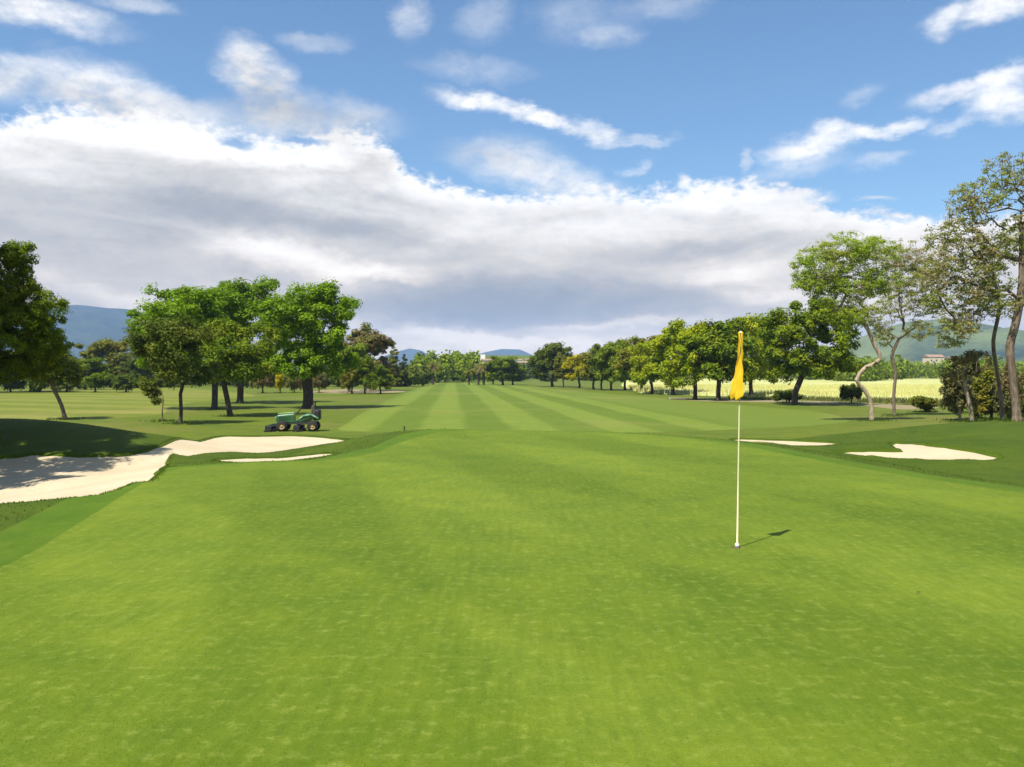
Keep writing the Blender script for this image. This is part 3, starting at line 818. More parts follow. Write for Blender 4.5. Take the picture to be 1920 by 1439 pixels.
e, T_B = solo('leaning_tree', 16, 122, 787, 648, 135, 716, 'small open tree with a trunk leaning left behind the shaded mound', L_DARK, B_MID, dist=60, n_leaf=6500, r0=0.13, leaf=0.08, clump=0.42, n_twig=120, lean=(-1.0, 0), cat='tree',
               trunk=[(0, 0, 0), (-0.25, 0, 1.0), (-0.8, 0, 2.2), (-1.0, 0, 3.0), (-1.1, 0, 4.0)])
# bent sapling with a drooping dark head
x, y, z = at(305, 791)
t = Tree(17, [(0, 0, 0), (-0.02, 0, 0.8), (0.06, 0, 1.45), (0.0, 0, 1.75), (-0.28, 0, 2.0)], 0.04, [(-0.85, 0, 2.2, 0.55, 0.4, 0.42), (-0.45, 0, 1.75, 0.28, 0.3, 0.42), (-1.25, 0.2, 2.45, 0.5, 0.4, 0.35)], 4, 34, 1700, 0.07, 0.26, tip=0.008)
t.place('sapling', (x, y, z), 'thin bent sapling with a drooping dark head of leaves beside the small olive tree', 'sapling', L_DARK, B_MID)

# big dark tree at the left edge, with a tall upper lobe
BD = 31.0
x, y, z = at(-60, 760, BD); m_ = mpp(BD)
def Lz(py): return CZ - z + (700 - py) * m_
def Lx(px): return (px + 60) * m_
t = Tree(18, [(0, 0, 0), (0.1, 0, 1.0), (0.2, 0, 2.4), (0.35, 0, 4.0)], 0.26,
         [(Lx(20), 0, Lz(500), 34 * m_, 0.9, 44 * m_), (Lx(40), 0, Lz(478), 22 * m_, 0.6, 30 * m_), (Lx(10), 0, Lz(520), 50 * m_, 0.9, 44 * m_), (Lx(-30), 0, Lz(560), 80 * m_, 1.6, 60 * m_), (Lx(90), 0, Lz(590), 36 * m_, 1.1, 42 * m_), (Lx(20), 0, Lz(630), 88 * m_, 2.0, 60 * m_),
          (Lx(-90), 0, Lz(570), 100 * m_, 2.2, 90 * m_), (Lx(78), 0.3, Lz(650), 40 * m_, 1.0, 40 * m_), (Lx(45), 0, Lz(555), 36 * m_, 1.1, 36 * m_), (Lx(-40), -1.0, Lz(620), 100 * m_, 1.4, 80 * m_),
          (Lx(10), 0, Lz(690), 60 * m_, 1.4, 26 * m_), (Lx(60), 0.4, Lz(685), 40 * m_, 1.0, 22 * m_), (Lx(-60), 0, Lz(690), 60 * m_, 1.4, 26 * m_), (Lx(15), 0.4, Lz(595), 60 * m_, 1.2, 50 * m_)], 26, 700, 52000, 0.044, 0.22, tip=0.006, fuller=2.0)
t.place('broadleaf_tree', (x, y, z), 'large dark green tree with a tall upper lobe cut by the left edge', 'tree', L_MID, B_DARK)
T_BIG = t

# prototypes for repeated trees (metres)
def proto(seed, w, h0, H, n=7000, leaf=0.17, clump=0.62, r0=0.22, squash=1.0, twig=110, **kw):
    return Tree(seed, [(0, 0, 0), (0.1, 0.05, h0 * 0.5), (-0.1, 0, h0), (0, 0, h0 + (H - h0) * 0.4)], r0, dome(w, h0, H, seed, 7, squash), 14, twig, n, leaf, clump, **kw)
PR = [proto(31, 7.5, 2.2, 9.5), proto(32, 8.5, 2.0, 9.0), proto(33, 6.8, 2.3, 10.0), proto(34, 9.0, 1.6, 8.4, squash=0.9)]

def inst(p, name, px, by, top, wpx, label, leafm, barkm=B_DARK, group=None, dist=None, rz=None, wref=8.0, href=9.5, cat='tree', sink=0.0, widen=1.0):
    x, y, z = at(px, by, dist); m_ = mpp(y)
    H = (CZ - z) + (700 - top) * m_; s_ = wpx * widen * m_ / wref
    rz = (px * 1.7) % 6.28 if rz is None else rz
    return p.place(name, (x, y, z - sink), label, cat, leafm, barkm, group, (s_, s_, H / href), rz)

WR = (7.5, 8.5, 6.8, 9.0); HR = (9.5, 9.0, 10.0, 8.4)
def I(k, name, *a, **kw): return inst(PR[k], name, *a, wref=WR[k] * 0.98, href=HR[k] * 1.0, widen=1.28, **kw)

# the row right of the fairway, far to near
row = 'trees in the row along the right of the fairway'
I(1, 'roadside_tree', 1036, 725.5, 641, 80, 'dark round tree standing alone at the far end of the right row', L_DARK)
I(2, 'roadside_tree', 1056, 727.5, 662, 32, 'narrow brownish tree tucked beside the dark round one', L_OLIVE, B_MID)
I(0, 'golden_tree', 1086, 728.5, 664, 48, 'small rounded bright yellow tree at the far end of the right row', L_YELLOW)
I(2, 'roadside_tree', 1113, 731, 648, 50, 'olive tree immediately right of the yellow one', L_OLIVE)
I(0, 'roadside_tree', 1128, 731.5, 644, 46, 'slim olive green tree, second right of the yellow one', L_DARK)
I(3, 'roadside_tree', 1146, 732.5, 640, 64, 'mid green tree with a split leaning trunk in the far part of the right row', L_MID)
I(1, 'roadside_tree', 1172, 731.5, 632, 66, 'green tree with two short trunks near the middle of the right row', L_MID)
I(0, 'roadside_tree', 1203, 736, 628, 76, 'olive green tree before the pale gap in the right row', L_OLIVE)
I(3, 'roadside_tree', 1222, 739.5, 634, 80, 'lime green tree bulging out towards the fairway', L_LIME)
I(2, 'roadside_tree', 1262, 741, 603, 76, 'tall tree with a browned yellow top in the right row', L_LIME)
I(1, 'roadside_tree', 1303, 750, 600, 110, 'broad bright green tree left of the flag', L_LIME)
I(0, 'roadside_tree', 1347, 751, 594, 112, 'mid green tree with a straight dark trunk just left of the flag', L_MID)
I(3, 'roadside_tree', 1408, 745, 584, 120, 'tree with light green top straight behind the yellow flag', L_LIME)
e, T_O = solo('umbrella_tree', 21, 1490, 760, 562, 245, 712, 'wide dark umbrella shaped tree right of the flag with a leaning trunk', L_MID, B_DARK, n_leaf=17000, r0=0.30, leaf=0.14, clump=0.62, n_twig=200, lean=(1.2, 0), squash=0.8, cat='tree',
              trunk=[(0, 0, 0), (0.05, 0, 1.2), (0.5, 0, 2.4), (0.9, 0, 3.6), (1.2, 0, 6)])

# -- acacias at the right
def px_tree(seed, px0, dist, trunk_px, lobes_px, r0, n_main, n_twig, n_leaf, leaf, clump, depth=2.6, **kw):
    x, y, z = at(px0, 0, dist); m_ = mpp(y)
    def c(px, py, dy=0.0): return ((px - px0) * m_, dy, (CZ - z) + (700 - py) * m_)
    tr = [(0, 0, 0)] + [c(*p) for p in trunk_px[1:]]
    lb = []
    for q in lobes_px:
        px, py, rx, ry = q[:4]; dy = q[4] if len(q) > 4 else 0.0
        lb.append((*c(px, py, dy), rx * m_, max(rx * m_ * 0.75, 1.0), ry * m_))
    return Tree(seed, tr, r0, lb, n_main, n_twig, n_leaf, leaf, clump, **kw), (x, y, z)

dP = hit(1635, 790)[1]
tP, loc = px_tree(41, 1635, dP, [(1635, 790), (1633, 755), (1618, 728), (1606, 713), (1622, 690), (1650, 674), (1638, 645), (1628, 620)],
                  [(1530, 500, 50, 42), (1580, 470, 56, 34), (1640, 470, 48, 30), (1600, 530, 50, 40), (1550, 545, 40, 30), (1650, 530, 40, 34), (1510, 530, 26, 22), (1590, 590, 40, 30)],
                  0.135, 26, 1000, 44000, 0.064, 0.42, tip=0.007, up=0.4, shell=0.3, flat=0.5, fuller=1.0)
tP.place('acacia_tree', loc, 'feathery light green acacia with a zigzag pale trunk', 'tree', L_FEATHER, B_PALE)
dQ = hit(1677, 781)[1]
tQ, loc = px_tree(42, 1677, dQ, [(1677, 781), (1676, 740), (1679, 700), (1672, 670), (1676, 655)],
                  [(1690, 480, 50, 30), (1740, 500, 38, 40), (1690, 560, 52, 44), (1740, 570, 34, 36), (1645, 590, 30, 34), (1655, 630, 24, 20), (1720, 620, 30, 22), (1700, 520, 50, 36)],
                  0.12, 24, 900, 26000, 0.062, 0.36, tip=0.009, up=0.4, shell=0.3, flat=0.5, fuller=1.0)
tQ.place('acacia_tree', loc, 'thin leaved acacia with an upright brown trunk behind the zigzag one', 'tree', L_SPARSE, B_MID)
dR = hit(1908, 790)[1]
tR, loc = px_tree(43, 1908, dR, [(1908, 790), (1903, 745), (1898, 700), (1893, 650), (1905, 600), (1915, 520), (1912, 420)],
                  [(1900, 330, 66, 44), (1840, 370, 60, 40), (1800, 440, 50, 40), (1850, 470, 60, 50), (1780, 500, 46, 44), (1830, 540, 56, 44), (1760, 560, 34, 34), (1762, 450, 34, 34), (1748, 520, 30, 30), (1820, 400, 46, 34), (1930, 440, 60, 60), (1960, 350, 60, 60), (1880, 560, 50, 40), (1800, 610, 44, 26), (1980, 520, 60, 70)],
                  0.20, 40, 1600, 27000, 0.070, 0.34, tip=0.010, up=0.30, shell=0.25, flat=0.55, bare=0.20, fuller=1.0, rexp=0.56)
tR.place('acacia_tree', loc, 'tallest sparse tree with bare branching limbs at the right edge', 'tree', L_SPARSE, B_MID)
# forked side stem of the same clump
tS, loc = px_tree(44, 1880, dR + 2.5, [(1880, 786), (1876, 740), (1868, 690), (1862, 640), (1872, 580), (1862, 520)],
                  [(1840, 560, 40, 50), (1800, 600, 40, 30), (1860, 480, 40, 40), (1780, 640, 22, 16)], 0.10, 16, 420, 7000, 0.062, 0.34, tip=0.007, up=0.3, shell=0.3, flat=0.5, bare=0.3, fuller=1.0)
tS.place('acacia_tree', loc, 'slender forked stem growing close behind the tallest sparse tree', 'tree', L_SPARSE, B_MID)

# -- shrubs
def shrub_proto(seed, n=3600, leaf=0.062, clump=0.22, r=1.0, h=1.3, wood=0.03, twig=60):
    R_ = random.Random(seed)
    lobes = [(R_.uniform(-.5, .5) * r, R_.uniform(-.4, .4) * r, h * R_.uniform(.35, .7), r * R_.uniform(.4, .6), r * R_.uniform(.4, .6), h * R_.uniform(.25, .36)) for _ in range(5)]
    return Tree(seed, [(0, 0, 0), (0.03, 0, h * 0.15), (0, 0.02, h * 0.3)], wood * 1.6, lobes, 8, twig, n, leaf, clump, tip=0.008, shell=0.2, flat=0.9)
SH = [shrub_proto(51), shrub_proto(52), shrub_proto(53, h=1.5), shrub_proto(54, n=3600, leaf=0.06, clump=0.2, h=2.7, twig=110), shrub_proto(55, n=3600, leaf=0.06, clump=0.2, h=2.4, twig=110)]
def shrub(k, px, by, top, wpx, label, leafm, dist=None, name='shrub', group=None, cat='shrub', barkm=B_DARK):
    return inst(SH[k], name, px, by, top, wpx, label, leafm, barkm, group, dist, wref=2.0, href=(1.25, 1.25, 1.4, 2.6, 2.3)[k], cat=cat)

shrub(3, 1800, 789, 668, 95, 'tangled tall brownish shrub between the acacias and the right edge', L_DRY, barkm=B_PALE)
shrub(4, 1858, 786, 690, 90, 'dense olive shrub at the foot of the tallest sparse tree', L_OLIVE)
shrub(4, 1878, 788, 676, 80, 'broad olive brown thicket against the rightmost trunks', L_DRY, barkm=B_PALE)
shrub(3, 1834, 775, 655, 66, 'dry twiggy bush rising behind the brownish shrub', L_DRY, barkm=B_PALE)
shrub(4, 1905, 783, 700, 60, 'dark bush cut by the right edge behind the trunk', L_DARK)
# short pale trunk in the scrub
tt, loc = px_tree(45, 1822, hit(1822, 791)[1], [(1822, 791), (1820, 765), (1812, 735), (1806, 700)], [(1800, 690, 34, 26), (1830, 680, 26, 24)], 0.10, 8, 50, 900, 0.07, 0.22, tip=0.012)
tt.place('small_tree', loc, 'short pale grey trunk with thin olive leaves inside the scrub', 'tree', L_DRY, B_PALE)
shrub(1, 1597, 757, 722, 44, 'dark rounded bush left of the zigzag acacia trunk', L_DARK)
shrub(2, 1480, 752, 732, 56, 'low dark bush under the umbrella shaped tree', L_DARK, dist=96)
shrub(0, 1735, 773, 744, 66, 'low olive bush beneath the thin leaved acacia', L_OLIVE)
shrub(1, 493, 738, 688, 50, 'round russet brown shrub under the bright trees', L_BROWN)
shrub(3, 526, 737, 688, 26, 'narrow yellow green shrub right of the russet one', L_YELLOW)
shrub(2, 552, 737, 696, 34, 'reddish brown bush left of the thick trunk', L_BROWN)
shrub(1, 598, 737, 700, 34, 'reddish bush just right of the thick trunk', L_BROWN)

# -- left background
I(3, 'background_tree', 208, 727, 631, 100, 'round green tree with a browned top left of the group', L_OLIVE)
for k, (px, by, top, w, lm, lab) in enumerate([
    (160, 731, 668, 70, L_MID, 'green bushy tree behind the small leaning trunk'), (255, 728, 672, 60, L_DARK, 'dark tree between the browned round tree and the group'),
    (60, 735, 660, 110, L_DARK, 'dark tree beneath the big tree at left'), (-20, 736, 650, 110, L_DARK, 'dark tree half hidden at the left edge')]):
    I(k % 4, 'background_tree', px, by, top, w, lab, lm)
for px, top, w, lm, lab in [(20, 700, 60, L_DARK, 'dark hedge bush leftmost under the big tree'), (75, 704, 60, L_MID, 'hedge bush under the big left tree'), (125, 708, 60, L_DARK, 'dark hedge bush right of the leaning trunk'),
                            (178, 700, 60, L_MID, 'green bush at the edge of the far left fairway'), (236, 704, 60, L_DARK, 'dark bush at the far side of the left fairway')]:
    shrub(int(px) % 3, px, 736, top, w, lab, lm)
I(2, 'background_tree', 690, 733, 608, 78, 'pinkish brown topped tree right of the thick trunked tree', L_BROWN, B_PALE)
I(0, 'background_tree', 655, 736, 640, 70, 'green tree behind the thick trunked tree', L_MID)
for px, top, w, lm, lab in [(660, 672, 44, L_OLIVE, 'leftmost small tree of the low row on bare ground'), (684, 668, 46, L_MID, 'middle small tree of the low row on bare ground'), (713, 684, 46, L_MID, 'rightmost small tree of the low row on bare ground')]:
    I(1, 'small_tree', px, 739, top, w, lab, lm)

# conifers
def conifer(seed, H, w, n=5200):
    R_ = np.random.default_rng(seed)
    lobes = []
    for i in range(9):
        f = i / 8; lobes.append((R_.normal() * 0.1, R_.normal() * 0.1, 0.9 + f * (H - 1.5), w * 0.5 * (1 - f) ** 0.8 + 0.15, w * 0.5 * (1 - f) ** 0.8 + 0.15, H * 0.09))
    return Tree(seed, [(0, 0, 0), (0, 0, H * 0.5), (0, 0, H * 0.95)], 0.2, lobes, 20, 130, n, 0.17, 0.42, up=-0.2, shell=0.4, flat=0.6)
CN = conifer(61, 11, 6.5)
inst(CN, 'conifer_tree', 738, 722, 644, 50, 'pointed green conifer left of the fairway end', L_OLIVE, dist=205, wref=6.5, href=11)
inst(CN, 'conifer_tree', 757, 720, 660, 34, 'darker blue green conifer leaning against the pointed one', L_BLUE, dist=215, wref=6.5, href=11)

# palms
def palm(seed, H, n=34, fl=1.9):
    R_ = random.Random(seed); V = []; Fs = []
    wood = MB()
    for i in range(10):
        z0, z1 = H * i / 10, H * (i + 1) / 10; wood.tube([(0.03 * math.sin(z0), 0, z0), (0.03 * math.sin(z1), 0, z1 + 0.02)], [0.27, 0.23], 8)
    fr = MB()
    for i in range(n):
        a = 2 * math.pi * i * 0.381966; el_ = R_.uniform(-0.5, 1.2); L = fl * R_.uniform(0.8, 1.1)
        p = Vector((0, 0, H)); d = Vector((math.cos(a) * math.cos(el_), math.sin(a) * math.cos(el_), math.sin(el_)))
        side = Vector((-math.sin(a), math.cos(a), 0)); prev = p
        for q in range(6):
            w0 = 0.42 * math.sin(math.pi * (q + 0.5) / 6.5); nx = prev + d * L / 6; d = (d + Vector((0, 0, -0.27))).normalized()
            for sg in (-1, 1):
                for j in range(3):
                    b0 = prev.lerp(nx, j / 3); b1 = prev.lerp(nx, (j + 0.8) / 3); tip_ = b1 + side * sg * w0 + d * 0.15 + Vector((0, 0, -0.12))
                    fr.add([b0, b1, tip_], [(0, 1, 2)])
            prev = nx
    me_w = bpy.data.meshes.new('trunk'); me_w.from_pydata(wood.v, [], wood.f); me_f = bpy.data.meshes.new('frond_crown'); me_f.from_pydata(fr.v, [], fr.f)
    return me_w, me_f
PW, PF = palm(7, 3.6)
def palm_at(px, by, top, label, lm):
    x, y, z = at(px, by); H = (CZ - z) + (700 - top) * mpp(y); s_ = H / 4.9
    e = empty('palm_tree', (x, y, z), px); e.scale = (s_, s_, s_); tag(e, label, 'palm tree')
    for nm, me, mt in (('trunk', PW, B_DARK), ('frond_crown', PF, lm)):
        if not len(me.materials): me.materials.append(mt)
        o = link(nm, me, None, e); o.material_slots[0].link = 'OBJECT'; o.material_slots[0].material = mt
palm_at(812, 722, 674, 'brownish palm standing alone left of the fairway end', L_BROWN)
palm_at(879, 722.5, 688, 'dark trunked palm, left of the pair at the fairway end', L_OLIVE)
palm_at(897, 722, 682, 'palm with drooping yellowed fronds between the pair of dark trunks', L_DRY)
palm_at(907, 722.5, 675, 'taller palm of the pair at the fairway end', L_BROWN)
I(0, 'background_tree', 943, 722.5, 666, 56, 'green tree with a dark trunk in the middle of the fairway end', L_MID)
I(2, 'background_tree', 962, 722, 684, 40, 'smaller green tree right beside the middle one', L_MID)
I(1, 'background_tree', 925, 721, 690, 36, 'low light green tree left of the middle one', L_LIME)

# a tree outside the frame whose shade falls on the mound and the bunker
for x, y, s_, sz, lab in [(-21.4, 28.6, 0.55, 0.95, 'tall tree just beyond the left edge shading the top of the mound'), (-26.0, 30.5, 0.68, 0.85, 'tree farthest beyond the left edge shading the left end of the mound'),
                          (-18.5, 26.2, 0.46, 0.92, 'tree beyond the left edge shading the foot of the mound'), (-17.0, 23.2, 0.38, 0.52, 'smallest tree beyond the left edge shading the bunker sand')]:
    T_E3.place('shade_tree', (x, y, gz(x, y)), lab, 'tree', L_MID, B_DARK, scale=(s_, s_, sz), rz=x)

# far woods: masses nobody could count
def wood_mass(name, items, label, mat, leaf=0.5, seed=1):
    R_ = np.random.default_rng(seed); Vs = []
    for px, top, wpx, dist in items:
        x, y, z = at(px, 0, dist); m_ = mpp(y); H = (CZ - z) + (700 - top) * m_; w = wpx * m_; n = 420
        d = R_.normal(size=(n, 3)); d /= np.linalg.norm(d, axis=1)[:, None]; rr = R_.uniform(0.55, 1.0, n)[:, None] * (1 + 0.12 * np.sin(d[:, :1] * 7 + px) + 0.12 * np.sin(d[:, 2:] * 9))
        p = np.array([x, y, z + H * 0.5]) + d * rr * np.array([w * 0.5, w * 0.5, H * 0.5])
        nr = d + R_.normal(size=(n, 3)) * 0.5; nr /= np.linalg.norm(nr, axis=1)[:, None]
        t_ = np.cross(nr, R_.normal(size=(n, 3))); t_ /= np.linalg.norm(t_, axis=1)[:, None]; b_ = np.cross(nr, t_); s_ = (leaf * R_.uniform(0.6, 1.4, n) * (dist / 250) ** 0.8)[:, None]
        V = np.empty((n, 4, 3)); V[:, 0] = p - t_ * s_; V[:, 1] = p + b_ * s_ * 0.7; V[:, 2] = p + t_ * s_; V[:, 3] = p - b_ * s_ * 0.7; Vs.append(V.reshape(-1, 3))
    V = np.concatenate(Vs); return tag(link(name, np_mesh(name, V, np.arange(len(V)).reshape(-1, 4)), mat), label, 'woodland', kind='stuff')
R0 = random.Random(9)
it = [(R0.uniform(785, 905), R0.uniform(658, 685), R0.uniform(24, 46), R0.uniform(280, 380)) for _ in range(26)] + [(865, 661, 60, 330), (835, 664, 60, 330), (890, 668, 40, 320)]
wood_mass('distant_wood', it, 'dark green wood closing the fairway behind the palms', L_MID, seed=1)
it = [(R0.uniform(600, 800), R0.uniform(686, 705), R0.uniform(24, 50), R0.uniform(190, 300)) for _ in range(44)] + [(R0.uniform(240, 600), R0.uniform(688, 704), R0.uniform(30, 60), R0.uniform(190, 260)) for _ in range(40)]
wood_mass('distant_wood', it, 'low band of greenery behind the left group and the conifers', L_DARK, seed=2)
it = [(R0.uniform(-200, 260), R0.uniform(672, 705), R0.uniform(40, 80), R0.uniform(190, 260)) for _ in range(44)]
wood_mass('distant_wood', it, 'dark woods across the far side of the left fairway', L_DARK, seed=3)
it = [(R0.uniform(1490, 2050), R0.uniform(668, 688), R0.uniform(40, 90), R0.uniform(330, 480)) for _ in range(50)] + [(R0.uniform(1540, 1650), R0.uniform(672, 690), R0.uniform(40, 60), R0.uniform(280, 320)) for _ in range(12)]
wood_mass('distant_wood', it, 'green belt of trees beyond the pale yellow field', L_MID, seed=4)
it = [(R0.uniform(900, 1330), R0.uniform(694, 706), R0.uniform(20, 40), R0.uniform(330, 520)) for _ in range(60)] + [(R0.uniform(888, 1004), R0.uniform(679, 691), R0.uniform(9, 18), R0.uniform(400, 540)) for _ in range(46)]
wood_mass('distant_wood', it, 'low greenery at the far end between the middle tree and the right row', L_DARK, seed=5)

# uncut tufts round the feet of the trees
bpy.context.view_layer.update()
tb = []
for o in list(S.objects):
    if o.parent is None and o.type == 'EMPTY' and o.get('category') in ('tree', 'shrub', 'sapling') and o.location.y < 160:
        k = 130; a_ = rng.uniform(0, 6.283, k); r_ = np.abs(rng.normal(0.3, 0.45, k)) + 0.1
        tb.append(np.column_stack([o.location.x + np.cos(a_) * r_ * 1.4, o.location.y + np.sin(a_) * r_]))
tb = np.concatenate(tb)
tag(blades('tree_foot_grass', tb, rng.uniform(0.06, 0.26, len(tb)), rng.uniform(0.015, 0.035, len(tb)), M['blade']), 'uncut tufts of grass round the feet of the trees', 'grass', kind='stuff')

# ------------------------------------------------------------------ crop field beyond the right row
fld = np.array([hit(1165, 722, z=-1.2), hit(1200, 734.5, z=-1.2), hit(1400, 741, z=-1.2), hit(1560, 745, z=-1.2), hit(1800, 748, z=-1.2), hit(2150, 750, z=-1.2), hit(2150, 709.5, z=-1.2), hit(1165, 709.5, z=-1.2)])
fp = np.concatenate([grid(20, 170, 95, 330, 3.0), grid(20, 700, 330, 560, 14)])
fp = fp[inside(fp, fld)]
vv, ee, ff, _, _, _ = delaunay_2d_cdt([Vector(p) for p in fp] + [Vector(p) for p in fld], [], [list(range(len(fp), len(fp) + len(fld)))], 1, 1e-4)
vv = np.array([tuple(q) for q in vv]); zz = np.full(len(vv), -0.95) + rng.uniform(-0.07, 0.07, len(vv)) + 0.1 * np.sin(vv[:, 1] * 0.13 + vv[:, 0] * 0.05)
edge_d = seg_dist(vv, fld); zz[edge_d < 0.5] = -1.52
M['crop'] = turf('crop_turf', (0.62, 0.60, 0.29), (0.42, 0.45, 0.19), (0.78, 0.74, 0.40), patch=0.6, fleck=0.4, fleckc=(0.25, 0.28, 0.08), bump=0.8, bscale=6)
base = link('crop_field', np_mesh('crop_field', np.column_stack([vv, zz]), np.array([f for f in ff if len(f) == 3]), True), M['crop'])
tag(base, kind='structure')
cp = np.column_stack([rng.uniform(20, 150, 60000), rng.uniform(98, 190, 60000)]); cp = cp[inside(cp, fld)]
n = len(cp); a = rng.uniform(0, 6.28, n); hh = rng.uniform(0.75, 1.05, n); wd = 0.07
V = np.empty((n * 3, 3)); V[0::3] = np.column_stack([cp[:, 0] - np.cos(a) * wd, cp[:, 1] - np.sin(a) * wd, np.full(n, -1.5)]); V[1::3] = np.column_stack([cp[:, 0] + np.cos(a) * wd, cp[:, 1] + np.sin(a) * wd, np.full(n, -1.5)])
V[2::3] = np.column_stack([cp[:, 0] + rng.normal(0, .1, n), cp[:, 1], -1.5 + hh])
M['stalk'] = leaf_mat('crop_stalks', (0.42, 0.40, 0.13), (0.74, 0.66, 0.28), None, 0.3)
tag(link('flowering_crop', np_mesh('flowering_crop', V, np.arange(n * 3).reshape(-1, 3)), M['stalk']), 'pale yellow flowering crop standing in the field behind the right trees', 'crop', kind='stuff')
# weeds along the near edge of the field
wp = np.column_stack([rng.uniform(12, 75, 52000), rng.uniform(76, 112, 52000)])
e0, e1 = np.array(hit(1130, 739, z=FLOOR)), np.array(hit(1900, 768, z=FLOOR))
side = (e1[0] - e0[0]) * (wp[:, 1] - e0[1]) - (e1[1] - e0[1]) * (wp[:, 0] - e0[0])
wp = wp[(side > 0) & ~inside(wp, DIRT) & (noise_ := (np.sin(wp[:, 0] * 0.9) + np.sin(wp[:, 1] * 0.7 + wp[:, 0] * 0.4) > -0.5))]
M['weed'] = leaf_mat('weed_blades', (0.12, 0.125, 0.035), (0.27, 0.24, 0.08), (0.10, 0.14, 0.03), 0.3)
tag(blades('verge_weeds', wp, rng.uniform(0.15, 0.55, len(wp)), 0.05, M['weed']), 'dry weedy verge between the dirt path and the crop', 'weeds', kind='stuff')

# ------------------------------------------------------------------ hills
def hill_mat(name, c0, c1, sc):
    m, t, out = new_mat(name); g = t.nodes.new('ShaderNodeNewGeometry')
    n1 = noise(g.outputs['Position'], sc, 8, 0.62)
    c = mixc(smooth(n1, 0.35, 0.65), c0, c1)
    b = t.nodes.new('ShaderNodeBsdfDiffuse'); t.links.new(c, b.inputs[0])
    bn = t.nodes.new('ShaderNodeBump'); bn.inputs['Strength'].default_value = 0.7; bn.inputs['Distance'].default_value = 25
    t.links.new(noise(g.outputs['Position'], sc * 2.5, 6, 0.65).v, bn.inputs['Height']); t.links.new(bn.outputs[0], b.inputs['Normal'])
    t.links.new(b.outputs[0], out.inputs[0]); return m
def ridge(name, dist, prof, thick, mat, seed):
    """a hill range: prof = (photo x, photo y) points of its skyline"""
    R_ = np.random.default_rng(seed); xs = np.linspace(prof[0][0], prof[-1][0], 110); ys = np.interp(xs, [p[0] for p in prof], [p[1] for p in prof])
    rows = 22; V = []
    for j in range(rows):
        f = j / (rows - 1); u = (f - 0.62) / 0.62 if f < 0.62 else (f - 0.62) / 0.38; k = max(0.0, 1 - abs(u) ** 1.35)
        yy = dist + (f - 0.62) * thick
        X_ = (xs - 960) / F * dist; Hh = (700 - ys) / F * dist
        rough_ = 0.10 * Hh * (np.sin(X_ * 0.011 + j * 0.9) + np.sin(X_ * 0.023 - j * 1.7 + seed) + 0.6 * R_.normal(size=len(xs)) * 0.35) * (k * (1 - k) * 2.4)
        V.append(np.column_stack([X_, np.full(len(xs), yy), FLOOR - 2 + Hh * k + rough_ + 2 * k]))
    V = np.concatenate(V); n = len(xs); q = np.array([(j * n + i, j * n + i + 1, (j + 1) * n + i + 1, (j + 1) * n + i) for j in range(rows - 1) for i in range(n - 1)])
    return tag(link(name, np_mesh(name, V, q, True), mat), kind='structure')
HG = hill_mat('forest_hill', (0.016, 0.026, 0.012), (0.040, 0.055, 0.022), 0.009)
HG2 = hill_mat('green_hill', (0.020, 0.032, 0.014), (0.13, 0.155, 0.040), 0.0026)  # colour contrast raised to paint in lit green slope against cloud shadow
ridge('hill', 5200, [(-900, 640), (-500, 600), (-200, 585), (0, 575), (90, 574), (150, 571), (200, 577), (240, 579), (290, 594), (360, 618), (440, 645), (520, 672), (600, 704)], 2600, HG, 1)
ridge('hill', 2700, [(1480, 704), (1540, 672), (1600, 636), (1650, 616), (1700, 602), (1760, 597), (1810, 604), (1860, 614), (1950, 622), (2100, 606), (2400, 590), (2800, 640)], 1300, HG2, 2)
ridge('hill', 7300, [(640, 702), (700, 676), (740, 660), (768, 653), (790, 657), (815, 672), (850, 680), (880, 668), (910, 660), (940, 654), (975, 655), (1000, 666), (1060, 684), (1140, 702)], 1600, HG, 3)

# ------------------------------------------------------------------ far houses
M['wallw'] = principled('white_wall', (0.70, 0.68, 0.62), 0.9)
M['wallc'] = principled('cream_wall', (0.55, 0.47, 0.33), 0.9)
M['roof'] = principled('clay_roof', (0.26, 0.17, 0.12), 0.9, vscale=3)
M['pane'] = principled('window_pane', (0.03, 0.04, 0.05), 0.15, spec=0.6)
town = link('town_slope', np_mesh('town_slope', [((800 - 960) / F * 520, 430, -1.6), ((1100 - 960) / F * 520, 430, -1.6), ((1130 - 960) / F * 760, 760, 17), ((840 - 960) / F * 760, 760, 17), (70, 1100, 10), (-90, 1100, 10)], [[0, 1, 2, 3], [3, 2, 4, 5]]), M['rough'])
tag(town, kind='structure')
def house(px, base_py, dist, w, d, h, label, wall, rz=0.0, roof='gable'):
    x = ray(px, 700).x / ray(px, 700).y * dist; z = CZ + (700 - base_py) / F * dist
    e = empty('house', (x, dist, z), rz); tag(e, label, 'house', 'far houses')
    MB().box((0, 0, h / 2 - 1), (w, d, h + 2)).build('wall', wall, e)
    r = MB(); hh_ = w * 0.16 if roof == 'gable' else 0.3
    if roof == 'gable':
        r.add([(-w / 2 - .4, -d / 2 - .4, h + .01), (w / 2 + .4, -d / 2 - .4, h + .01), (w / 2 + .4, d / 2 + .4, h + .01), (-w / 2 - .4, d / 2 + .4, h + .01), (-w / 2 - .4, 0, h + hh_), (w / 2 + .4, 0, h + hh_)],
              [(0, 1, 5, 4), (2, 3, 4, 5), (0, 4, 3), (1, 2, 5), (3, 2, 1, 0)])
    else: r.box((0, 0, h + .16), (w + .3, d + .3, .3))
    r.build('roof', M['roof'] if roof == 'gable' else wall, e)
    nw = max(2, int(w / 3.5))
    for s_ in range(max(1, int(h / 3))):
        for i in range(nw):
            MB().box((-w / 2 + (i + .5) * w / nw, -d / 2 - .02, 1.6 + 2.8 * s_), (1.1, .1, 1.3)).build('window', M['pane'], e)
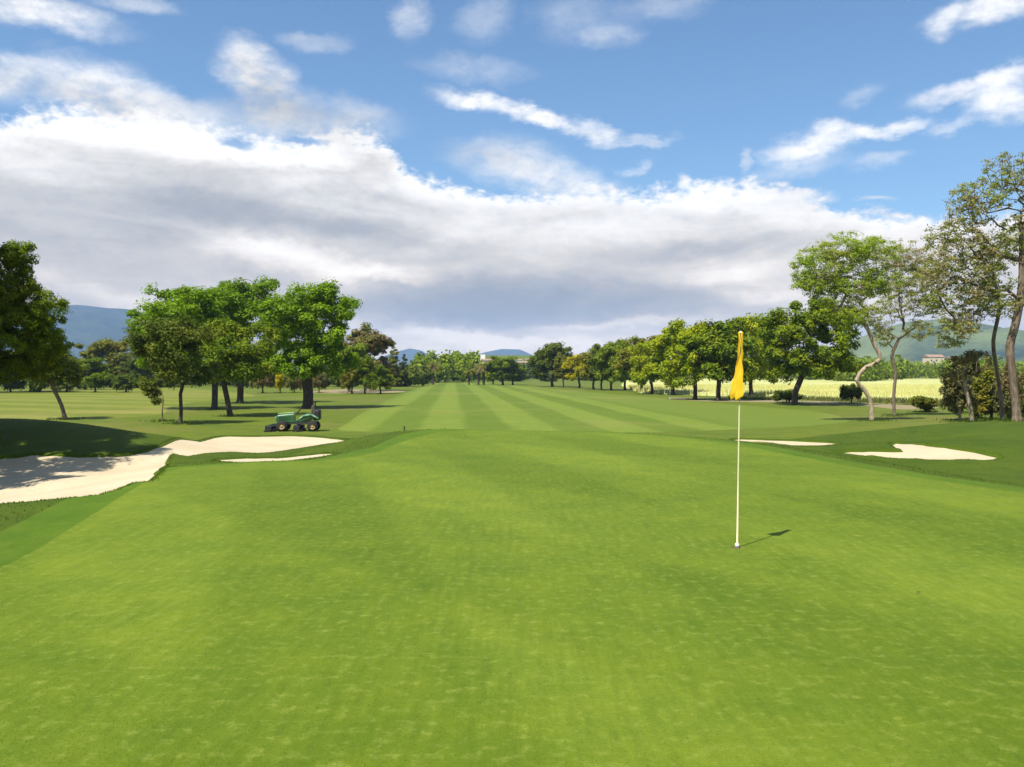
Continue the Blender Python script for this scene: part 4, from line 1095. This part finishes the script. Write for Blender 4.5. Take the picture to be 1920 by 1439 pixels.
for h_ in [(884, 686, 600, 7, 7, 4.4, 'white house half hidden above the palms', M['wallw'], 0.1), (902, 680, 640, 7, 7, 5.6, 'tallest white house on the slope left of the middle tree', M['wallw'], -0.1, 'flat'),
           (914, 687, 560, 7, 8, 3.6, 'cream house below the tallest white one', M['wallc'], 0.2), (930, 685, 620, 5, 6, 3.6, 'small cream house left behind the middle tree', M['wallc'], 0),
           (970, 686, 620, 6, 7, 3.8, 'white house right behind the middle tree', M['wallw'], 0.15), (983, 691, 540, 6, 6, 3.4, 'low cream house between the middle tree and the dark round tree', M['wallc'], -0.1),
           (995, 697, 500, 9, 7, 3.0, 'lowest pale house beside the dark round tree', M['wallw'], 0.1, 'flat'), (992, 685, 650, 5, 6, 4.0, 'small house above the lowest pale one', M['wallc'], 0.0),
           (1750, 680, 700, 13, 9, 4.2, 'long white building at the foot of the right hill', M['wallc'], 0.1), (1786, 682, 720, 9, 8, 4, 'small cream building right of the long white one', M['wallc'], 0)]:
    house(*h_)
rise = link('valley_slope', np_mesh('valley_slope', [(150, 560, -1.6), (520, 560, -1.6), (700, 900, 14), (180, 900, 14), (900, 1500, 10), (200, 1500, 10)], [[0, 1, 2, 3], [3, 2, 4, 5]]), M['rough']); tag(rise, kind='structure')

# ------------------------------------------------------------------ flagstick
M['pole'] = principled('cream_fibreglass', (0.62, 0.57, 0.34), 0.4, spec=0.4, var=0.03)
M['polew'] = principled('white_band', (0.80, 0.79, 0.76), 0.4)
M['flag'] = None
m, t_, out = new_mat('yellow_nylon')
tcn = t_.nodes.new('ShaderNodeTexCoord'); c = mixc(noise(tcn.outputs['Object'], 14, 5), (0.78, 0.51, 0.008), (0.86, 0.60, 0.018))
b_ = t_.nodes.new('ShaderNodeBsdfPrincipled'); t_.links.new(c, b_.inputs['Base Color']); b_.inputs['Roughness'].default_value = 0.6
tr_ = t_.nodes.new('ShaderNodeBsdfTranslucent'); t_.links.new(c, tr_.inputs[0]); mm = t_.nodes.new('ShaderNodeMixShader'); mm.inputs[0].default_value = 0.3
t_.links.new(b_.outputs[0], mm.inputs[1]); t_.links.new(tr_.outputs[0], mm.inputs[2]); t_.links.new(mm.outputs[0], out.inputs[0]); M['flag'] = m
fs = empty('flagstick', (HX, HY, 0)); tag(fs, 'tall cream flagstick standing in the hole with a furled yellow flag', 'golf flag')
mp = mpp(HY); PH = 411 * mp; lean_x = 5.5 * mp
def pole_pt(zf): return Vector((lean_x * zf, 0, PH * zf))
MB().tube([pole_pt(f) - (Vector((0, 0, 0.1)) if f == 0 else Vector()) for f in (0, 0.33, 0.66, 0.98)], [0.0082, 0.0078, 0.007, 0.0062], 12).build('pole', M['pole'], fs, True)
MB().lathe([(0.0, 0.0), (0.010, 0.0), (0.012, 0.008), (0.008, 0.018), (0.0, 0.02)], pole_pt(0.98), 'z', 12).build('finial', M['polew'], fs, True)
MB().lathe([(0.0095, 0), (0.018, 0.0), (0.02, 0.03), (0.0095, 0.04)], (0, 0, 0.004), 'z', 14).build('ferrule', M['polew'], fs, True)
# flag hangs furled down the pole: a cloth folded into pleats that widen towards the lower edge
rows, cols = 46, 40; V = []; R_ = random.Random(2)
for i in range(rows):
    f = i / (rows - 1); zf = 0.985 - 0.287 * f
    c0 = pole_pt(zf)
    left = (0.012 + 0.006 * f + 0.085 * max(0, (f - 0.25) / 0.75) ** 1.6); right = 0.014 + 0.010 * f
    if f > 0.93: left *= 1 - 0.25 * (f - 0.93) / 0.07
    for j in range(cols):
        g = j / (cols - 1); ph = g * math.pi * 5.2
        wx = -left * (0.5 - 0.5 * math.cos(math.pi * g)) * 1.0 + right * (1 - g) * math.cos(g * 7)
        xx = right - (left + right) * (0.5 - 0.5 * math.cos(ph)) * (0.55 + 0.45 * g)
        yy = (g - 0.5) * (0.045 + 0.05 * f) + 0.010 * math.sin(ph * 0.9 + f * 5)
        zz = -0.012 * math.sin(g * 6 + 1) * f - (0.05 * f * f * (0.5 - 0.5 * math.cos(ph)) if f > 0.8 else 0)
        V.append((c0.x + xx + 0.004 * math.sin(f * 23 + g * 5), yy, c0.z + zz))
q = [(i * cols + j, i * cols + j + 1, (i + 1) * cols + j + 1, (i + 1) * cols + j) for i in range(rows - 1) for j in range(cols - 1)]
o = link('flag', np_mesh('flag', V, q, True), M['flag'], fs); sm = o.modifiers.new('thickness', 'SOLIDIFY'); sm.thickness = 0.0015
cup = MB().lathe([(0.054, 0.0), (0.054, -0.11), (0.0, -0.11)], (0, 0, 0), 'z', 16).build('hole_cup', M['polew']); cup.location = (HX, HY, -0.02)
tag(cup, 'white cup sunk in the green round the foot of the flagstick', 'golf hole')
soil = MB().lathe([(0.054, 0.0), (0.0535, -0.021)], (0, 0, 0), 'z', 16).build('hole_wall', M['dirt'], cup); soil.location = (0, 0, 0.02)

# small things on the turf
x, y = hit(758, 812, z=-0.12)
x, y, z = at(758, 0, 28.5)
mk = empty('marker_post', (x, y, z)); tag(mk, 'tiny dark post standing on the back edge of the green', 'post')
M['stake'] = principled('weathered_white_paint', (0.42, 0.43, 0.40), 0.8)
M['wood'] = principled('dark_timber', (0.07, 0.055, 0.03), 0.8)
hpost = (CZ - z) - (801 - 700) * mpp(y)
MB().box((0, 0, hpost / 2), (0.05, 0.05, hpost), taper=0.85).build('post', M['wood'], mk, bevel=0.004)
MB().box((0, 0, hpost + 0.01), (0.07, 0.07, 0.018)).build('post_cap', M['wood'], mk)
x, y, z = at(1256, 749); st = empty('white_stake', (x, y, z)); tag(st, 'white stake on the grass in front of the right row', 'stake')
MB().box((0, 0, .55), (.09, .06, 1.1)).build('post', M['stake'], st, bevel=0.01); MB().box((0, 0, 1.13), (.09, .06, .06), taper=.3).build('post_tip', M['stake'], st)
x, y = hit(1722, 1113, z=0)
M['deadleaf'] = principled('dead_leaf', (0.03, 0.03, 0.012), 0.7)
lf = MB(); lf.add([(-.022, 0, .004), (0, -.010, .010), (.024, 0, .006), (0, .010, .010), (0, 0, .005)], [(0, 1, 4), (1, 2, 4), (2, 3, 4), (3, 0, 4)])
o = lf.build('fallen_leaf', M['deadleaf']); o.location = (x, y, 0.004); tag(o, 'small dark fallen leaf on the green at right', 'leaf')

# ------------------------------------------------------------------ mower
M['jgreen'] = principled('green_paint', (0.018, 0.095, 0.026), 0.4, coat=0.3, spec=0.5, vscale=3)
M['lgreen'] = principled('hood_green_painted_sunlight', (0.30, 0.52, 0.14), 0.3, coat=0.4, spec=0.5, vscale=3)  # hood green made paler, sunlight on the hood top painted into the colour
M['yel'] = principled('faded_rim_paint', (0.42, 0.30, 0.14), 0.5)
M['tyre'] = principled('tyre_rubber', (0.022, 0.021, 0.020), 0.85)
M['steel'] = principled('worn_steel', (0.24, 0.24, 0.22), 0.5, 0.6)
M['black'] = principled('black_plastic', (0.025, 0.024, 0.024), 0.6)
M['seat'] = principled('seat_vinyl', (0.10, 0.075, 0.06), 0.6)
mx_, my_, mz_ = at(557, 808.5)
MD = my_; k_ = mpp(MD)                    # the mower faces left: +X of its own frame is its rear
mo = empty('fairway_mower', (mx_, my_, gz(mx_, my_)), rad(4)); mo.scale = (0.9, 0.9, 0.88); tag(mo, 'green ride on fairway mower facing left on the far side of the bunker', 'mower')
def wheel(cx, cy, r, w):
    wl = MB().lathe([(r * .55, -w / 2), (r * .9, -w / 2), (r, -w * .3), (r, w * .3), (r * .9, w / 2), (r * .55, w / 2)], (cx, cy, r), 'y', 24)
    for i in range(18):
        a = 2 * math.pi * i / 18; wl.box((cx + math.cos(a) * r, cy, r + math.sin(a) * r), (.05, w * .7, .03), rot=Matrix.Rotation(-a + math.pi / 2, 3, 'Y'))
    e = wl.build('wheel', M['tyre'], mo, True)
    MB().lathe([(0, -w * .3), (r * .22, -w * .34), (r * .3, -w * .2), (r * .5, -w * .22), (r * .57, -w * .5), (r * .57, w * .4), (0, w * .3)], (cx, cy, r), 'y', 20).build('rim', M['yel'], e, True)
for cx, r, w in ((-0.82, .34, .28), (1.02, .31, .24)):
    for cy in (-0.55, 0.55): wheel(cx, cy, r, w)
MB().box((0.1, 0, .52), (2.1, .5, .16)).box((-.82, 0, .34), (.12, 1.0, .12)).box((1.02, 0, .33), (.1, 1.0, .1)).build('chassis', M['steel'], mo, bevel=.01)
hood = MB(); hs = [(-1.22, .62, .93, .30), (-1.12, .58, 1.03, .34), (-.5, .56, 1.10, .36), (-.12, .56, 1.12, .36)]
Vh = []; Fh = []
for (hx, zb, zt, hw) in hs:
    for (yy, zz) in ((-hw, zb), (-hw, zt - .08), (-hw * .8, zt), (hw * .8, zt), (hw, zt - .08), (hw, zb)): Vh.append((hx, yy, zz))
for i in range(3):
    for j in range(6): Fh.append((i * 6 + j, i * 6 + (j + 1) % 6, (i + 1) * 6 + (j + 1) % 6, (i + 1) * 6 + j))
Fh += [(5, 4, 3, 2, 1, 0), (18, 19, 20, 21, 22, 23)]
hood.add(Vh, Fh); hd = hood.build('hood', M['jgreen'], mo, bevel=.02)
MB().box((-.62, 0, 1.135), (.98, .56, .035), rot=Matrix.Rotation(rad(-4), 3, 'Y')).build('hood_top', M['lgreen'], hd, bevel=.015)
for sg in (-1, 1):
    gr_ = MB()
    for i in range(6): gr_.box((-.98 + i * .12, sg * .352, .80), (.05, .02, .24))
    gr_.build('side_grille', M['black'], hd)
for sg in (-1, 1): MB().box((-1.235, sg * .17, .88), (.03, .12, .09)).build('headlight', M['polew'], hd, bevel=.01)
MB().box((.28, 0, .64), (.75, .9, .06)).build('footplate', M['jgreen'], mo, bevel=.01)
for sg in (-1, 1): MB().tube([(.1, sg * .58, .66), (.5, sg * .58, .95), (.95, sg * .58, 1.02), (1.38, sg * .58, .80)], [.05, .11, .12, .06], 8).build('fender', M['jgreen'], mo, True)
MB().box((.62, 0, .78), (.62, .8, .26)).build('seat_base', M['jgreen'], mo, bevel=.03)
s0 = MB().box((.66, 0, .97), (.48, .50, .12)).build('seat', M['seat'], mo, bevel=.04)
MB().box((.95, 0, 1.30), (.14, .48, .66), rot=Matrix.Rotation(rad(10), 3, 'Y')).build('seat_back', M['seat'], s0, bevel=.05)
MB().box((1.22, 0, 1.02), (.42, .80, .66)).build('grass_catcher', M['black'], mo, bevel=.10)
MB().tube([(1.06, -.36, .9), (1.06, -.36, 1.72), (1.06, -.28, 1.82), (1.06, .28, 1.82), (1.06, .36, 1.72), (1.06, .36, .9)], .035, 8).build('roll_bar', M['black'], mo, True)
MB().tube([(-.05, 0, 1.1), (.16, 0, 1.30)], .03, 8).build('steering_column', M['black'], mo, True)
sw = MB(); ring = [(.17 + .19 * math.cos(a) * .55, .19 * math.sin(a), 1.32 + .19 * math.cos(a) * .75) for a in np.linspace(0, 2 * math.pi, 21)]
sw.tube(ring, .015, 6, caps=False).tube([ring[0], ring[10]], .012, 6).tube([ring[5], ring[15]], .012, 6).build('steering_wheel', M['black'], mo, True)
def reel(cx, cy):
    r_ = MB().tube([(cx, cy - .36, .17), (cx, cy + .36, .17)], .05, 8)
    for i in range(9):
        a = 2 * math.pi * i / 9; pts_ = [(cx + .13 * math.cos(a + q_ * .35), cy - .34 + q_ * .17, .17 + .13 * math.sin(a + q_ * .35)) for q_ in range(5)]
        r_.tube(pts_, .014, 4)
    e = r_.build('cutting_reel', M['steel'], mo)
    MB().box((cx, cy, .35), (.34, .74, .05), rot=Matrix.Rotation(rad(12), 3, 'Y')).box((cx, cy - .385, .21), (.36, .03, .30)).box((cx, cy + .385, .21), (.36, .03, .30)).build('reel_housing', M['black'], e, bevel=.01)
    MB().tube([(cx + .24, cy - .34, .07), (cx + .24, cy + .34, .07)], .065, 10).tube([(cx - .22, cy - .34, .06), (cx - .22, cy + .34, .06)], .055, 10).build('roller', M['black'], e, True)
for cx, cy in ((-1.52, -.78), (-1.52, 0.0), (-1.52, .78), (0.12, -.62), (0.12, .62)): reel(cx, cy)
for sg in (-1, 0, 1): MB().tube([(-1.1, sg * .25, .5), (-1.35, sg * .6, .48), (-1.52, sg * .78, .38)], .03, 6).build('lift_arm', M['jgreen'], mo, True)

# ------------------------------------------------------------------ haze
hz, t_, out = new_mat('haze')
pv = t_.nodes.new('ShaderNodeVolumePrincipled'); pv.inputs['Color'].default_value = (0.40, 0.62, 1.0, 1); pv.inputs['Density'].default_value = 0.00012
pv.inputs['Anisotropy'].default_value = 0.0
t_.links.new(pv.outputs[0], out.inputs['Volume'])
hb = MB().box((0, 1700, 209), (17000, 13200, 424)).build('haze', hz)
hb.location = (0, 0, 0); tag(hb, kind='stuff'); hb['label'] = 'thin blue air between the course and the hills'; hb['category'] = 'haze'
